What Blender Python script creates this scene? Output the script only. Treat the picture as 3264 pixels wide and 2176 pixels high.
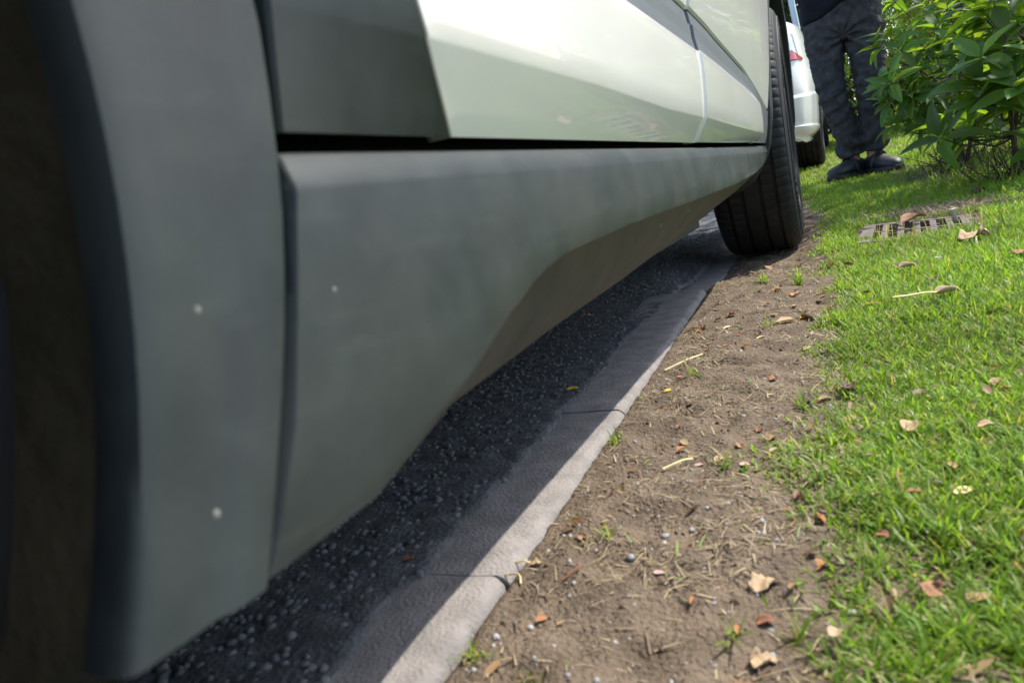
import bpy, bmesh, math, random
import numpy as np
from mathutils import Vector, Matrix, Quaternion

for _o in list(bpy.data.objects):
    bpy.data.objects.remove(_o)
SC = bpy.context.scene
COL = SC.collection
rng = np.random.default_rng(7)
random.seed(7)

# ------------------------------------------------------------------ camera
PW, PH, PF = 3264., 2176., 2350.          # photograph size and focal length in its pixels
PC = np.array([PW / 2, PH / 2])
CAM = np.array([0., 0., .26])             # phone held 26 cm above the kerb


def _basis(vp=(2575, 456), lean=.12, at=(2527, 60)):
    fw = np.array([vp[0] - PC[0], vp[1] - PC[1], PF]); fw /= np.linalg.norm(fw)
    p = np.array([at[0] - PC[0], at[1] - PC[1], PF]); q = p + np.array([lean, 1, 0])
    d = np.cross(np.cross(p, q), fw); d /= np.linalg.norm(d)
    if d[1] < 0: d = -d
    return np.stack([np.cross(d, fw), fw, -d], 1)


CM = _basis()
cam_data = bpy.data.cameras.new('camera')
cam = bpy.data.objects.new('camera', cam_data); COL.objects.link(cam)
cam_data.sensor_width = 36; cam_data.lens = 36 * PF / PW
cam_data.clip_start = .01; cam_data.clip_end = 2000
cam_data.dof.use_dof = True
cam_data.dof.focus_distance = 1.7
cam_data.dof.aperture_fstop = 11.0
_m = Matrix.Identity(4)
for _i in range(3):
    _m[_i][0] = CM[0, _i]; _m[_i][1] = -CM[1, _i]; _m[_i][2] = -CM[2, _i]; _m[_i][3] = CAM[_i]
cam.matrix_world = _m
SC.camera = cam

# ------------------------------------------------------------------ sky and sun
SUN = Vector((.535, .42, 1.0)).normalized()
world = bpy.data.worlds.new('World'); SC.world = world; world.use_nodes = True
_nt = world.node_tree
_sky = _nt.nodes.new('ShaderNodeTexSky'); _sky.sky_type = 'NISHITA'; _sky.sun_disc = False
_sky.sun_elevation = math.asin(SUN.z); _sky.sun_rotation = math.atan2(SUN.x, SUN.y)
_sky.air_density = 1.0; _sky.dust_density = 1.5
_nt.links.new(_sky.outputs[0], _nt.nodes['Background'].inputs[0])
_nt.nodes['Background'].inputs[1].default_value = .15
_sl = bpy.data.lights.new('sun', 'SUN'); _sl.energy = 3.1; _sl.angle = math.radians(.55); _sl.color = (1, .95, .87)
sun = bpy.data.objects.new('sun', _sl); COL.objects.link(sun)
sun.rotation_euler = SUN.to_track_quat('Z', 'Y').to_euler()
sun.location = (5, 5, 12)
SC.view_settings.view_transform = 'Standard'; SC.view_settings.look = 'None'
SC.view_settings.exposure = 1.27; SC.view_settings.gamma = 1
SC.view_settings.use_curve_mapping = False
SC.render.engine = 'CYCLES'
SC.cycles.use_denoising = True
SC.cycles.max_bounces = 6; SC.cycles.diffuse_bounces = 4; SC.cycles.glossy_bounces = 3; SC.cycles.transmission_bounces = 3; SC.cycles.transparent_max_bounces = 8
SC.cycles.sample_clamp_indirect = 6


# ------------------------------------------------------------------ numbers
def _hash(ix, iy, seed):
    n = (ix.astype(np.int64) * 374761393 + iy.astype(np.int64) * 668265263 + seed * 974634777) & 0x7fffffff
    n = ((n ^ (n >> 13)) * 1274126177) & 0x7fffffff
    return ((n ^ (n >> 16)) & 0xffff) / 65535.


def vnoise(x, y, seed=0):
    x = np.asarray(x, float); y = np.asarray(y, float)
    x0 = np.floor(x); y0 = np.floor(y); fx = x - x0; fy = y - y0
    fx = fx * fx * (3 - 2 * fx); fy = fy * fy * (3 - 2 * fy)
    a = _hash(x0, y0, seed); b = _hash(x0 + 1, y0, seed); c = _hash(x0, y0 + 1, seed); d = _hash(x0 + 1, y0 + 1, seed)
    return (a * (1 - fx) + b * fx) * (1 - fy) + (c * (1 - fx) + d * fx) * fy - .5


def fbm(x, y, seed=0, o=4):
    s = 0; a = 1.
    x = np.asarray(x, float); y = np.asarray(y, float)
    for k in range(o):
        s = s + a * vnoise(x * 2 ** k, y * 2 ** k, seed + k); a *= .5
    return s


def ss(a, b, x):
    t = np.clip((np.asarray(x, float) - a) / (b - a), 0, 1); return t * t * (3 - 2 * t)


def hy(y):
    y = np.asarray(y, float)
    return .016 * np.clip(y - 2.5, 0, 2.5) + .035 * np.clip(y - 5, 0, 7) + .03 * np.clip(y - 12, 0, 9)


def land(x, y):
    """height of the verge, without the fine relief"""
    x = np.asarray(x, float)
    return hy(y) + .06 * np.clip(x + .02, 0, 2.5) * ss(-.02, .25, x) - .007 * ss(.08, -.02, x + .16) + .010 * fbm(x * 2.2, np.asarray(y) * 2.2, 3, 2) * ss(-.15, .2, x)


def fine(x, y):
    soil = ss(.12, -.02, x) * .55 + .45
    return soil * (.010 * fbm(x * 14, y * 14, 11, 3) * ss(-.235, -.17, x) + .007 * fbm(x * 55, y * 55, 17, 3) * (.45 + .55 * ss(-.23, -.19, x)))


def ground_z(x, y):
    return float(land(x, y) + fine(np.array(x), np.array(y)))


def rut(x, y):
    """wheel rut worn by the front tyre"""
    return -.024 * ss(-.42, -.30, x) * ss(.02, -.06, x) * ss(1.62, 1.95, y) * ss(2.75, 2.45, y)


def ray(px, py):
    return CM.T @ np.array([px - PC[0], py - PC[1], PF])


def on_ground(px, py, lift=0.):
    """where the photograph's pixel meets the verge"""
    r = ray(px, py); z = 0.
    for _ in range(12):
        p = CAM + r * (z - CAM[2]) / r[2]; z = .5 * z + .5 * (ground_z(p[0], p[1]) + lift)
    return p


def at_y(px, py, y):
    r = ray(px, py); return CAM + r * (y / r[1])


# ------------------------------------------------------------------ building blocks
def tag(o, label=None, cat=None, group=None, kind=None):
    if label: o['label'] = label
    if cat: o['category'] = cat
    if group: o['group'] = group
    if kind: o['kind'] = kind
    return o


def empty(name, loc=(0, 0, 0), rot=(0, 0, 0)):
    o = bpy.data.objects.new(name, None); COL.objects.link(o)
    o.location = loc; o.rotation_euler = rot; o.empty_display_size = .1
    return o


def link(name, me, mat=None, parent=None):
    o = bpy.data.objects.new(name, me); COL.objects.link(o)
    if mat is not None and not me.materials: me.materials.append(mat)
    if parent is not None: o.parent = parent
    return o


def mesh(name, V, F, smooth=True, angle=40):
    me = bpy.data.meshes.new(name)
    me.from_pydata([tuple(map(float, v)) for v in V], [], [tuple(int(i) for i in f) for f in F]); me.update()
    if smooth:
        me.shade_smooth()
        if angle: me.set_sharp_from_angle(angle=math.radians(angle))
    return me


def fast_mesh(name, V, loops, starts, tint=None, smooth=False):
    me = bpy.data.meshes.new(name)
    V = np.asarray(V, np.float32); loops = np.asarray(loops, np.int32).ravel(); starts = np.asarray(starts, np.int32)
    me.vertices.add(len(V)); me.vertices.foreach_set('co', V.ravel())
    me.loops.add(len(loops)); me.loops.foreach_set('vertex_index', loops)
    me.polygons.add(len(starts)); me.polygons.foreach_set('loop_start', starts)
    me.update(calc_edges=True)
    if smooth: me.shade_smooth()
    if tint is not None:
        ca = me.color_attributes.new('tint', 'FLOAT_COLOR', 'POINT')
        ca.data.foreach_set('color', np.asarray(tint, np.float32).ravel())
    return me


def grid_faces(nr, nc, closed=False):
    F = []
    for i in range(nr - 1):
        for j in range(nc if closed else nc - 1):
            k = (j + 1) % nc
            F.append((i * nc + j, i * nc + k, (i + 1) * nc + k, (i + 1) * nc + j))
    return F


def loft(rows, closed=False, caps=False, flip=False):
    """rows of points of equal length -> verts, faces"""
    nc = len(rows[0]); V = [p for r in rows for p in r]
    F = grid_faces(len(rows), nc, closed)
    if caps:
        F.append(tuple(range(nc - 1, -1, -1))); n0 = (len(rows) - 1) * nc; F.append(tuple(range(n0, n0 + nc)))
    if flip: F = [tuple(reversed(f)) for f in F]
    return V, F


class MB:
    """collects pieces of one part"""
    def __init__(s): s.V = []; s.F = []

    def add(s, VF):
        n = len(s.V); s.V += [tuple(v) for v in VF[0]]; s.F += [tuple(i + n for i in f) for f in VF[1]]; return s

    def box(s, lo, hi, rot=None, bev=0):
        x0, y0, z0 = lo; x1, y1, z1 = hi
        V = [(x0, y0, z0), (x1, y0, z0), (x1, y1, z0), (x0, y1, z0), (x0, y0, z1), (x1, y0, z1), (x1, y1, z1), (x0, y1, z1)]
        return s.add((V, [(3, 2, 1, 0), (4, 5, 6, 7), (0, 1, 5, 4), (1, 2, 6, 5), (2, 3, 7, 6), (3, 0, 4, 7)]))

    def tube(s, pts, rad, n=8):
        return s.add(tube(pts, rad, n))

    def build(s, name, mat, parent=None, smooth=True, angle=40, bevel=0, seg=2):
        me = mesh(name, s.V, s.F, smooth, None if bevel else angle)
        if bevel:
            bm = bmesh.new(); bm.from_mesh(me)
            bmesh.ops.recalc_face_normals(bm, faces=bm.faces)
            es = [e for e in bm.edges if len(e.link_faces) == 2 and e.calc_face_angle(0) > .5]
            bmesh.ops.bevel(bm, geom=es, offset=bevel, segments=seg, affect='EDGES', profile=.5)
            bm.to_mesh(me); bm.free(); me.shade_smooth(); me.set_sharp_from_angle(angle=math.radians(angle))
        return link(name, me, mat, parent)


def frame_of(d):
    d = np.asarray(d, float); d = d / (np.linalg.norm(d) + 1e-9)
    a = np.array([0, 0, 1.]) if abs(d[2]) < .9 else np.array([1., 0, 0])
    x = np.cross(a, d); x /= np.linalg.norm(x); return x, np.cross(d, x), d


def tube(pts, rad, n=8, ell=1.):
    pts = [np.asarray(p, float) for p in pts]
    if not hasattr(rad, '__len__'): rad = [rad] * len(pts)
    rows = []; px = None
    for i, p in enumerate(pts):
        d = pts[min(i + 1, len(pts) - 1)] - pts[max(i - 1, 0)]
        x, y, d = frame_of(d)
        if px is not None:
            x = px - d * (px @ d); x /= np.linalg.norm(x) + 1e-9; y = np.cross(d, x)
        px = x
        rows.append([p + rad[i] * (math.cos(2 * math.pi * k / n) * x + ell * math.sin(2 * math.pi * k / n) * y) for k in range(n)])
    return loft(rows, closed=True, caps=True)


def smooth_curve(P, n):
    """Catmull-Rom through points"""
    P = [np.asarray(p, float) for p in P]; Q = [2 * P[0] - P[1]] + P + [2 * P[-1] - P[-2]]
    out = []
    for k in range(n):
        t = k / (n - 1) * (len(P) - 1); i = min(int(t), len(P) - 2); t -= i
        a, b, c, d = Q[i:i + 4]
        out.append(.5 * (2 * b + (c - a) * t + (2 * a - 5 * b + 4 * c - d) * t * t + (3 * b - a - 3 * c + d) * t ** 3))
    return out


def evaluated(o):
    dg = bpy.context.evaluated_depsgraph_get(); dg.update()
    me = bpy.data.meshes.new_from_object(o.evaluated_get(dg)); return me


def remeshed(name, parts, voxel, smooth_it=6):
    mb = MB()
    for p in parts: mb.add(p)
    me = mesh(name + '_tmp', mb.V, mb.F, True, None)
    o = link('tmp_shape', me)
    m = o.modifiers.new('r', 'REMESH'); m.mode = 'VOXEL'; m.voxel_size = voxel
    s = o.modifiers.new('s', 'SMOOTH'); s.iterations = smooth_it; s.factor = .5
    out = evaluated(o); out.name = name
    bpy.data.objects.remove(o); bpy.data.meshes.remove(me)
    out.shade_smooth(); return out


def copy_tree(o, parent=None):
    c = o.copy(); COL.objects.link(c); c.parent = parent
    for ch in o.children: copy_tree(ch, c)
    return c


# ------------------------------------------------------------------ materials
def mat(name, col, rough=.6, var=.25, scale=8., bump=0., bscale=60., spec=.5, coat=0., metal=0., col2=None, detail=5., rvar=0.):
    m = bpy.data.materials.new(name); m.use_nodes = True; nt = m.node_tree; N = nt.nodes; L = nt.links
    b = N['Principled BSDF']; b.inputs['Roughness'].default_value = rough; b.inputs['Metallic'].default_value = metal
    b.inputs['Specular IOR Level'].default_value = spec; b.inputs['Coat Weight'].default_value = coat; b.inputs['Coat Roughness'].default_value = .03
    tc = N.new('ShaderNodeTexCoord')
    n = N.new('ShaderNodeTexNoise'); n.inputs['Scale'].default_value = scale; n.inputs['Detail'].default_value = detail
    L.new(tc.outputs['Object'], n.inputs['Vector'])
    r = N.new('ShaderNodeValToRGB'); r.color_ramp.elements[0].position = .3; r.color_ramp.elements[1].position = .7
    c2 = col2 if col2 else tuple(min(1, c * (1 + var)) for c in col)
    r.color_ramp.elements[0].color = (*[c * (1 - (var if not col2 else 0)) for c in col], 1); r.color_ramp.elements[1].color = (*c2, 1)
    L.new(n.outputs['Fac'], r.inputs['Fac']); L.new(r.outputs['Color'], b.inputs['Base Color'])
    if bump:
        n2 = N.new('ShaderNodeTexNoise'); n2.inputs['Scale'].default_value = bscale; n2.inputs['Detail'].default_value = 4
        L.new(tc.outputs['Object'], n2.inputs['Vector'])
        bp = N.new('ShaderNodeBump'); bp.inputs['Strength'].default_value = 1; bp.inputs['Distance'].default_value = bump
        L.new(n2.outputs['Fac'], bp.inputs['Height']); L.new(bp.outputs[0], b.inputs['Normal'])
    if rvar:
        mr = N.new('ShaderNodeMapRange'); mr.inputs[1].default_value = .3; mr.inputs[2].default_value = .7
        mr.inputs[3].default_value = rough - rvar; mr.inputs[4].default_value = rough + rvar
        n3 = N.new('ShaderNodeTexNoise'); n3.inputs['Scale'].default_value = scale * 1.7
        L.new(tc.outputs['Object'], n3.inputs['Vector']); L.new(n3.outputs['Fac'], mr.inputs[0]); L.new(mr.outputs[0], b.inputs['Roughness'])
    return m


def leaf_mat(name, col, trans, rough=.4, tint=False, var=.25, scale=20., tw=.35, spec=.5, per_object=False):
    """thin leaf: gloss on top, light coming through from behind"""
    m = bpy.data.materials.new(name); m.use_nodes = True; nt = m.node_tree; N = nt.nodes; L = nt.links
    b = N['Principled BSDF']; b.inputs['Roughness'].default_value = rough; b.inputs['Specular IOR Level'].default_value = spec
    t = N.new('ShaderNodeBsdfTranslucent'); mx = N.new('ShaderNodeMixShader'); mx.inputs[0].default_value = tw
    def vary(c):
        rgb = N.new('ShaderNodeRGB'); rgb.outputs[0].default_value = (*c, 1)
        out = rgb.outputs[0]
        if tint:
            a = N.new('ShaderNodeAttribute'); a.attribute_name = 'tint'
            mm = N.new('ShaderNodeMix'); mm.data_type = 'RGBA'; mm.blend_type = 'MULTIPLY'; mm.inputs[0].default_value = 1
            L.new(out, mm.inputs[6]); L.new(a.outputs['Color'], mm.inputs[7]); out = mm.outputs[2]
        if per_object:
            oi = N.new('ShaderNodeObjectInfo'); hs = N.new('ShaderNodeHueSaturation')
            m1 = N.new('ShaderNodeMapRange'); m1.inputs[3].default_value = .475; m1.inputs[4].default_value = .51
            m2 = N.new('ShaderNodeMapRange'); m2.inputs[3].default_value = .75; m2.inputs[4].default_value = 1.75
            mu = N.new('ShaderNodeMath'); mu.operation = 'MULTIPLY'; mu.inputs[1].default_value = 7.31
            fr = N.new('ShaderNodeMath'); fr.operation = 'FRACT'
            L.new(oi.outputs['Random'], m1.inputs[0]); L.new(oi.outputs['Random'], mu.inputs[0]); L.new(mu.outputs[0], fr.inputs[0]); L.new(fr.outputs[0], m2.inputs[0])
            L.new(m1.outputs[0], hs.inputs['Hue']); L.new(m2.outputs[0], hs.inputs['Value']); L.new(out, hs.inputs['Color']); out = hs.outputs[0]
        return out
    L.new(vary(col), b.inputs['Base Color']); L.new(vary(trans), t.inputs['Color'])
    L.new(b.outputs[0], mx.inputs[1]); L.new(t.outputs[0], mx.inputs[2]); L.new(mx.outputs[0], N['Material Output'].inputs[0])
    return m


def dusty_plastic(name):
    """grained dark plastic with dust film, scuffs and pale specks"""
    m = bpy.data.materials.new(name); m.use_nodes = True; nt = m.node_tree; N = nt.nodes; L = nt.links
    b = N['Principled BSDF']; b.inputs['Specular IOR Level'].default_value = .26
    tc = N.new('ShaderNodeTexCoord')

    def noise(scale, detail, sq=(1, 1, 1), rough=.6):
        mp = N.new('ShaderNodeMapping'); mp.inputs['Scale'].default_value = sq; L.new(tc.outputs['Object'], mp.inputs['Vector'])
        n = N.new('ShaderNodeTexNoise'); n.inputs['Scale'].default_value = scale; n.inputs['Detail'].default_value = detail; n.inputs['Roughness'].default_value = rough
        L.new(mp.outputs[0], n.inputs['Vector']); return n.outputs['Fac']

    def ramp(x, a, c, lo, hi):
        r = N.new('ShaderNodeMapRange'); r.inputs[1].default_value = a; r.inputs[2].default_value = c; r.inputs[3].default_value = lo; r.inputs[4].default_value = hi; L.new(x, r.inputs[0]); return r.outputs[0]

    def mix(fac, c1, c2):
        k = N.new('ShaderNodeMix'); k.data_type = 'RGBA'
        L.new(fac, k.inputs[0])
        for q, c in ((6, c1), (7, c2)):
            if isinstance(c, tuple): k.inputs[q].default_value = (*c, 1)
            else: L.new(c, k.inputs[q])
        return k.outputs[2]
    base = mix(ramp(noise(22, 7), .36, .66, 0, 1), (.021, .026, .027), (.034, .041, .040))
    base = mix(ramp(noise(90, 5, (1, .12, 1)), .56, .75, 0, .18), base, (.085, .088, .082))     # wiped, horizontal scuffs
    base = mix(ramp(noise(60, 4, (1, 1, .10)), .60, .78, 0, .08), base, (.080, .082, .076))     # run-off streaks
    base = mix(ramp(noise(9, 3), .40, .72, 0, .30), base, (.070, .070, .062))                    # dust film
    v = N.new('ShaderNodeTexVoronoi'); v.inputs['Scale'].default_value = 34; v.inputs['Randomness'].default_value = 1; L.new(tc.outputs['Object'], v.inputs['Vector'])
    near = ramp(v.outputs['Distance'], .07, .10, 1, 0)
    sepc = N.new('ShaderNodeSeparateColor'); L.new(v.outputs['Color'], sepc.inputs[0])
    few = ramp(sepc.outputs[0], .86, .87, 0, .8); mm = N.new('ShaderNodeMath'); mm.operation = 'MULTIPLY'; L.new(near, mm.inputs[0]); L.new(few, mm.inputs[1])
    base = mix(mm.outputs[0], base, (.34, .33, .29))                                             # mud and stone-chip specks
    L.new(base, b.inputs['Base Color'])
    L.new(ramp(noise(16, 4), .3, .7, .42, .52), b.inputs['Roughness'])
    bp = N.new('ShaderNodeBump'); bp.inputs['Distance'].default_value = .00018; bp.inputs['Strength'].default_value = 1
    L.new(noise(1400, 2), bp.inputs['Height']); L.new(bp.outputs[0], b.inputs['Normal'])
    return m


M = {}
M['soil'] = mat('dry_mud', (.094, .069, .047), .95, .3, 22, .006, 240, spec=.2, col2=(.172, .130, .090), detail=9)
M['asphalt'] = mat('asphalt', (.084, .082, .080), .85, .4, 30, .004, 220, spec=.45)
M['asphalt_stone'] = mat('bitumen_coated_stone', (.080, .078, .077), .75, .5, 60, .0006, 500, spec=.3, col2=(.150, .146, .142))
M['kerb'] = mat('kerb_concrete', (.165, .150, .138), .9, .2, 35, .002, 320, spec=.25, col2=(.265, .24, .22), detail=9)
M['concrete'] = mat('grate_concrete', (.08, .066, .053), .9, .25, 30, .001, 220, spec=.25, col2=(.19, .165, .14))
M['paint'] = mat('white_car_paint', (.74, .722, .665), .36, .03, 5, 0, coat=.9, spec=.35)
M['paint2'] = mat('pearl_white_car_paint', (.76, .79, .79), .3, .03, 5, 0, coat=1., spec=.4)
M['cladding'] = dusty_plastic('grey_plastic_cladding')
M['gap_shade'] = mat('gap_shade_black', (.004, .004, .004), .95, .1, 20, 0, spec=.05)  # near-black colour stands in for shade between doors and rocker
M['trim'] = mat('satin_grey_trim', (.105, .112, .12), .42, .1, 18, 0, spec=.5)
M['black'] = mat('black_plastic', (.012, .012, .013), .6, .3, 20, .0003, 300)
M['liner'] = mat('wheel_well_liner', (.050, .042, .026), .9, .5, 14, .004, 60, spec=.15, col2=(.11, .088, .052))
M['rubber'] = mat('tyre_rubber', (.010, .010, .011), .66, .3, 25, .0005, 300, spec=.32, col2=(.020, .020, .020))
M['alloy'] = mat('alloy_rim', (.45, .46, .47), .35, .1, 10, 0, metal=.9)
M['glass'] = mat('dark_car_glass', (.015, .018, .02), .04, .1, 3, 0, spec=.8, coat=.5)
M['lamp_red'] = mat('red_lamp_plastic', (.50, .012, .025), .1, .1, 12, 0, coat=1.)
M['lamp_clear'] = mat('clear_lamp_plastic', (.62, .66, .72), .08, .15, 30, 0, metal=.35, coat=1.)
M['denim'] = mat('dark_denim', (.028, .028, .029), .85, .35, 30, .0006, 700, spec=.2, col2=(.066, .067, .070), detail=8)
M['shirt'] = mat('navy_cotton', (.008, .010, .015), .9, .25, 18, .0008, 500, spec=.2)
M['shoe'] = mat('black_leather', (.026, .026, .027), .55, .3, 40, .0006, 260)
M['speck'] = mat('dried_mud', (.17, .165, .145), .9, .2, 60, 0, spec=.2)
M['sole'] = mat('shoe_sole', (.030, .029, .028), .7, .2, 40, .0004, 200)
M['skin'] = mat('skin', (.42, .24, .16), .55, .1, 12, 0)
M['hair'] = mat('black_hair', (.012, .010, .009), .5, .3, 60, .002, 200)
M['pole'] = mat('pale_painted_steel', (.52, .62, .70), .35, .06, 6, 0, spec=.5, coat=.3)
M['bark'] = mat('bark', (.085, .062, .045), .95, .35, 14, .006, 50, spec=.15)
M['bark_pale'] = mat('grey_bark', (.10, .078, .06), .95, .3, 18, .004, 70, spec=.15)
M['wood'] = mat('weathered_wood', (.42, .36, .28), .85, .25, 30, .001, 200)
M['pebble'] = mat('pebbles', (.16, .15, .145), .8, .5, 90, 0, col2=(.36, .34, .32))
M['grass'] = leaf_mat('grass_blades', (.118, .218, .022), (.26, .48, .028), .45, True, tw=.42, spec=.35)
M['straw'] = leaf_mat('dry_grass', (.36, .28, .165), (.30, .22, .11), .6, True, tw=.2)
M['shrub_leaf'] = leaf_mat('glossy_shrub_leaf', (.038, .092, .016), (.25, .43, .020), .5, False, tw=.36, spec=.3, per_object=True)
M['willow'] = leaf_mat('yellow_green_leaves', (.15, .22, .018), (.38, .52, .030), .45, True, tw=.45)
M['conifer'] = leaf_mat('dark_green_leaves', (.038, .085, .024), (.06, .13, .02), .5, True, tw=.25)
M['hedge'] = leaf_mat('hedge_leaves', (.030, .062, .018), (.06, .12, .02), .45, True, tw=.25)
# ================================================================== the setting
def land(x, y):
    """height of the verge, without the fine relief"""
    x = np.asarray(x, float)
    return hy(y) + .045 * np.clip(x - .5, 0, 2.5) - .004 - .0012 * ss(-.20, -.225, x) + .010 * fbm(x * 2.2, np.asarray(y) * 2.2, 3, 2) * ss(-.15, .2, x) + rut(x, np.asarray(y, float))


GRATE = np.array([.232, 2.15]); GRATE_YAW = math.radians(-6.4)


def in_grate(x, y, m=0.):
    dx = x - GRATE[0]; dy = y - GRATE[1]; c, s = math.cos(-GRATE_YAW), math.sin(-GRATE_YAW)
    u = dx * c - dy * s; v = dx * s + dy * c
    return (np.abs(u) < .135 + m) & (v > -.115 - m) & (v < .15 + m)


# ground: one sheet to the horizon, finest where the camera looks
gx = np.concatenate([[-400, -120, -40, -15, -7.6, -7.5, -5.05, -4.95, -3, -1.5, -.8, -.4, -.30, -.26], np.arange(-.250, .36, .0055), np.arange(.37, .9, .02), np.arange(.95, 3.2, .12), [3.5, 4, 5, 7, 10, 15, 25, 60, 150, 400]])
gy = np.concatenate([[-400, -120, -40, -15, -6, -3, -1.5, -.8, -.4, 0, .15], np.arange(.22, 1.3, .0065), np.arange(1.31, 2.6, .012), np.arange(2.65, 6, .06), np.arange(6.2, 14, .35), [15, 17, 19, 21, 30, 60, 150, 400]])
X, Y = np.meshgrid(gx, gy)
Z = land(X, Y) + fine(X, Y) * ss(3.5, 2.5, Y) * ss(-.6, 0, Y)
Z -= .10 * ss(-.232, -.246, X) * ss(-5.2, -4.9, X)
Z -= .40 * in_grate(X, Y, -.02)
nX, nY = len(gx), len(gy)
V = np.stack([X, Y, Z], -1).reshape(-1, 3)
i, j = np.meshgrid(np.arange(nY - 1), np.arange(nX - 1), indexing='ij'); a = (i * nX + j).ravel()
loops = np.stack([a, a + 1, a + nX + 1, a + nX], 1)
me = fast_mesh('ground', V, loops, np.arange(len(a)) * 4, smooth=True)
tag(link('ground', me, M['soil']), kind='structure')

# road, with its ragged edge lapping over the kerb
KERB_R, KERB_L = -.230, -.303


def road_edge(y):
    return KERB_L + .002 * np.asarray(y) + .012 * fbm(np.asarray(y) * 7, 0 * np.asarray(y), 31, 2) + .010 * fbm(np.asarray(y) * 26, 0 * np.asarray(y), 33, 3)


ry = np.concatenate([[-60, -20, -8, -3, -1, -.3, 0, .12], np.arange(.18, 2.4, .005), np.arange(2.42, 3.6, .02), np.arange(3.8, 12, .4), [13, 15, 18, 21, 30, 60, 150]])
rt = np.concatenate([[0, .004, .010], np.linspace(.016, .62, 90), np.linspace(.66, 1.6, 20), [2, 3, 4, 4.7]])
RY, RT = np.meshgrid(ry, rt, indexing='ij')
RX = road_edge(RY) - RT
RZ = hy(RY) + np.interp(RT, [0, .004, .010, .1, .6, 4.7], [-.004, .0035, .0045, .001, -.004, .02]) + .0035 * fbm(RX * 70, RY * 70, 41, 3) * ss(0, .012, RT) * ss(4, 2.5, RY) + rut(RX, RY)
n1, n2 = RY.shape
i, j = np.meshgrid(np.arange(n1 - 1), np.arange(n2 - 1), indexing='ij'); a = (i * n2 + j).ravel()
me = fast_mesh('road', np.stack([RX, RY, RZ], -1).reshape(-1, 3), np.stack([a, a + n2, a + n2 + 1, a + 1], 1), np.arange(len(a)) * 4, smooth=True)
tag(link('road', me, M['asphalt']), kind='structure')

# kerb: stones laid end to end, some heaved
kerb = tag(empty('kerb'), kind='structure')


def kerb_stone(y0, y1, dz=0., dx=0., tilt=0., seed=0):
    r = np.random.default_rng(seed + 50)
    ny, prof = max(4, int((y1 - y0) / .012)), [(0, -.10), (0, -.006), (.003, -.0015), (.007, 0), (.02, .0006), (.045, .0006), (.075, .0004), (.098, 0), (.118, 0), (.124, -.001), (.129, -.006), (.131, -.014), (.131, -.10)]
    rows = []
    for k in range(ny + 1):
        t = k / ny; y = y0 + (y1 - y0) * t; e = min(t, 1 - t) * (y1 - y0)
        rows.append([])
        for (px, pz) in prof:
            chip = -.0022 * math.exp(-(e / .005) ** 2)
            if pz > -.05:
                w = .002 * float(fbm(y * 40, px * 60, 71, 3)) if px > .11 else .0012 * float(fbm(y * 60, px * 60, 72, 2))
                if px > .11: chip -= max(0, .008 * float(fbm(y * 22, 3., 75, 2)) - .003)
            else:
                w = 0
            zz = pz + w + (chip if pz > -.05 else 0)
            rows[-1].append((KERB_R - .131 + px + dx + (w * .7 if px > .12 else 0) - (.002 * math.exp(-(e / .004) ** 2) if px > .12 else 0), y, zz + dz + float(hy(y)) + float(rut(-.25, y)) * .8 + tilt * (t - .5)))
    Vv, Ff = loft(rows, closed=False, caps=True)
    return mesh('kerb_stone', Vv, Ff, True, 50)


js = [-.80, -.36, .055, .442, .815, 1.175, 1.585, 2.02, 2.47, 2.92, 3.4, 3.9, 4.4, 5., 5.6, 6.3, 7.]
for k in range(len(js) - 1):
    hi_ = js[k] >= 1.58
    dz = {4: .0015, 5: .003}.get(k, 0.) if not hi_ else -.011
    link('kerb_stone', kerb_stone(js[k] + .0006, js[k + 1] - .0006, dz, -.004 if k in (2,) else (.006 if hi_ else 0.), .004 if k == 5 else 0., k), M['kerb'], kerb)

# bitumen-coated aggregate standing out of the asphalt
ICO_V, ICO_F = [], []
_b = bmesh.new(); bmesh.ops.create_icosphere(_b, subdivisions=1, radius=1.); _b.verts.ensure_lookup_table()
ICO_V = np.array([v.co[:] for v in _b.verts]); ICO_F = np.array([[v.index for v in f.verts] for f in _b.faces]); _b.free()


def scatter_stones(name, P, S, seed, jag=.25, tint=None):
    r = np.random.default_rng(seed); n = len(P)
    q = r.normal(size=(n, 4)); q /= np.linalg.norm(q, axis=1)[:, None]; w, x, y, z = q.T
    R = np.stack([np.stack([1 - 2 * (y * y + z * z), 2 * (x * y - w * z), 2 * (x * z + w * y)], -1), np.stack([2 * (x * y + w * z), 1 - 2 * (x * x + z * z), 2 * (y * z - w * x)], -1), np.stack([2 * (x * z - w * y), 2 * (y * z + w * x), 1 - 2 * (x * x + y * y)], -1)], 1)
    v = ICO_V[None] * (1 + jag * (r.random((n, len(ICO_V), 1)) - .5)) * (S[:, None, None] * (1 + .5 * (r.random((n, 1, 3)) - .5)))
    v = np.einsum('nij,nkj->nki', R, v) + P[:, None]
    f = ICO_F[None] + (np.arange(n) * len(ICO_V))[:, None, None]
    return fast_mesh(name, v.reshape(-1, 3), f.reshape(-1), np.arange(n * len(ICO_F)) * 3, smooth=True)


n = 30000
t = rng.random(n) ** .8 * 1.15 + .002; y = .14 + rng.random(n) ** 1.25 * 2.9
x = road_edge(y) - t
s = rng.uniform(.0024, .0052, n) * (1 + .25 * (y > 1.6))
z = hy(y) + np.interp(t, [0, .01, .1, .6], [.002, .004, .001, -.004]) - s * .42 + rut(x, y)
o = link('asphalt_aggregate', scatter_stones('asphalt_aggregate', np.stack([x, y, z], 1), s, 5), M['asphalt_stone'])
tag(o, 'coarse black bitumen-coated stones in the asphalt under the car', 'asphalt', kind='stuff')


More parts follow.
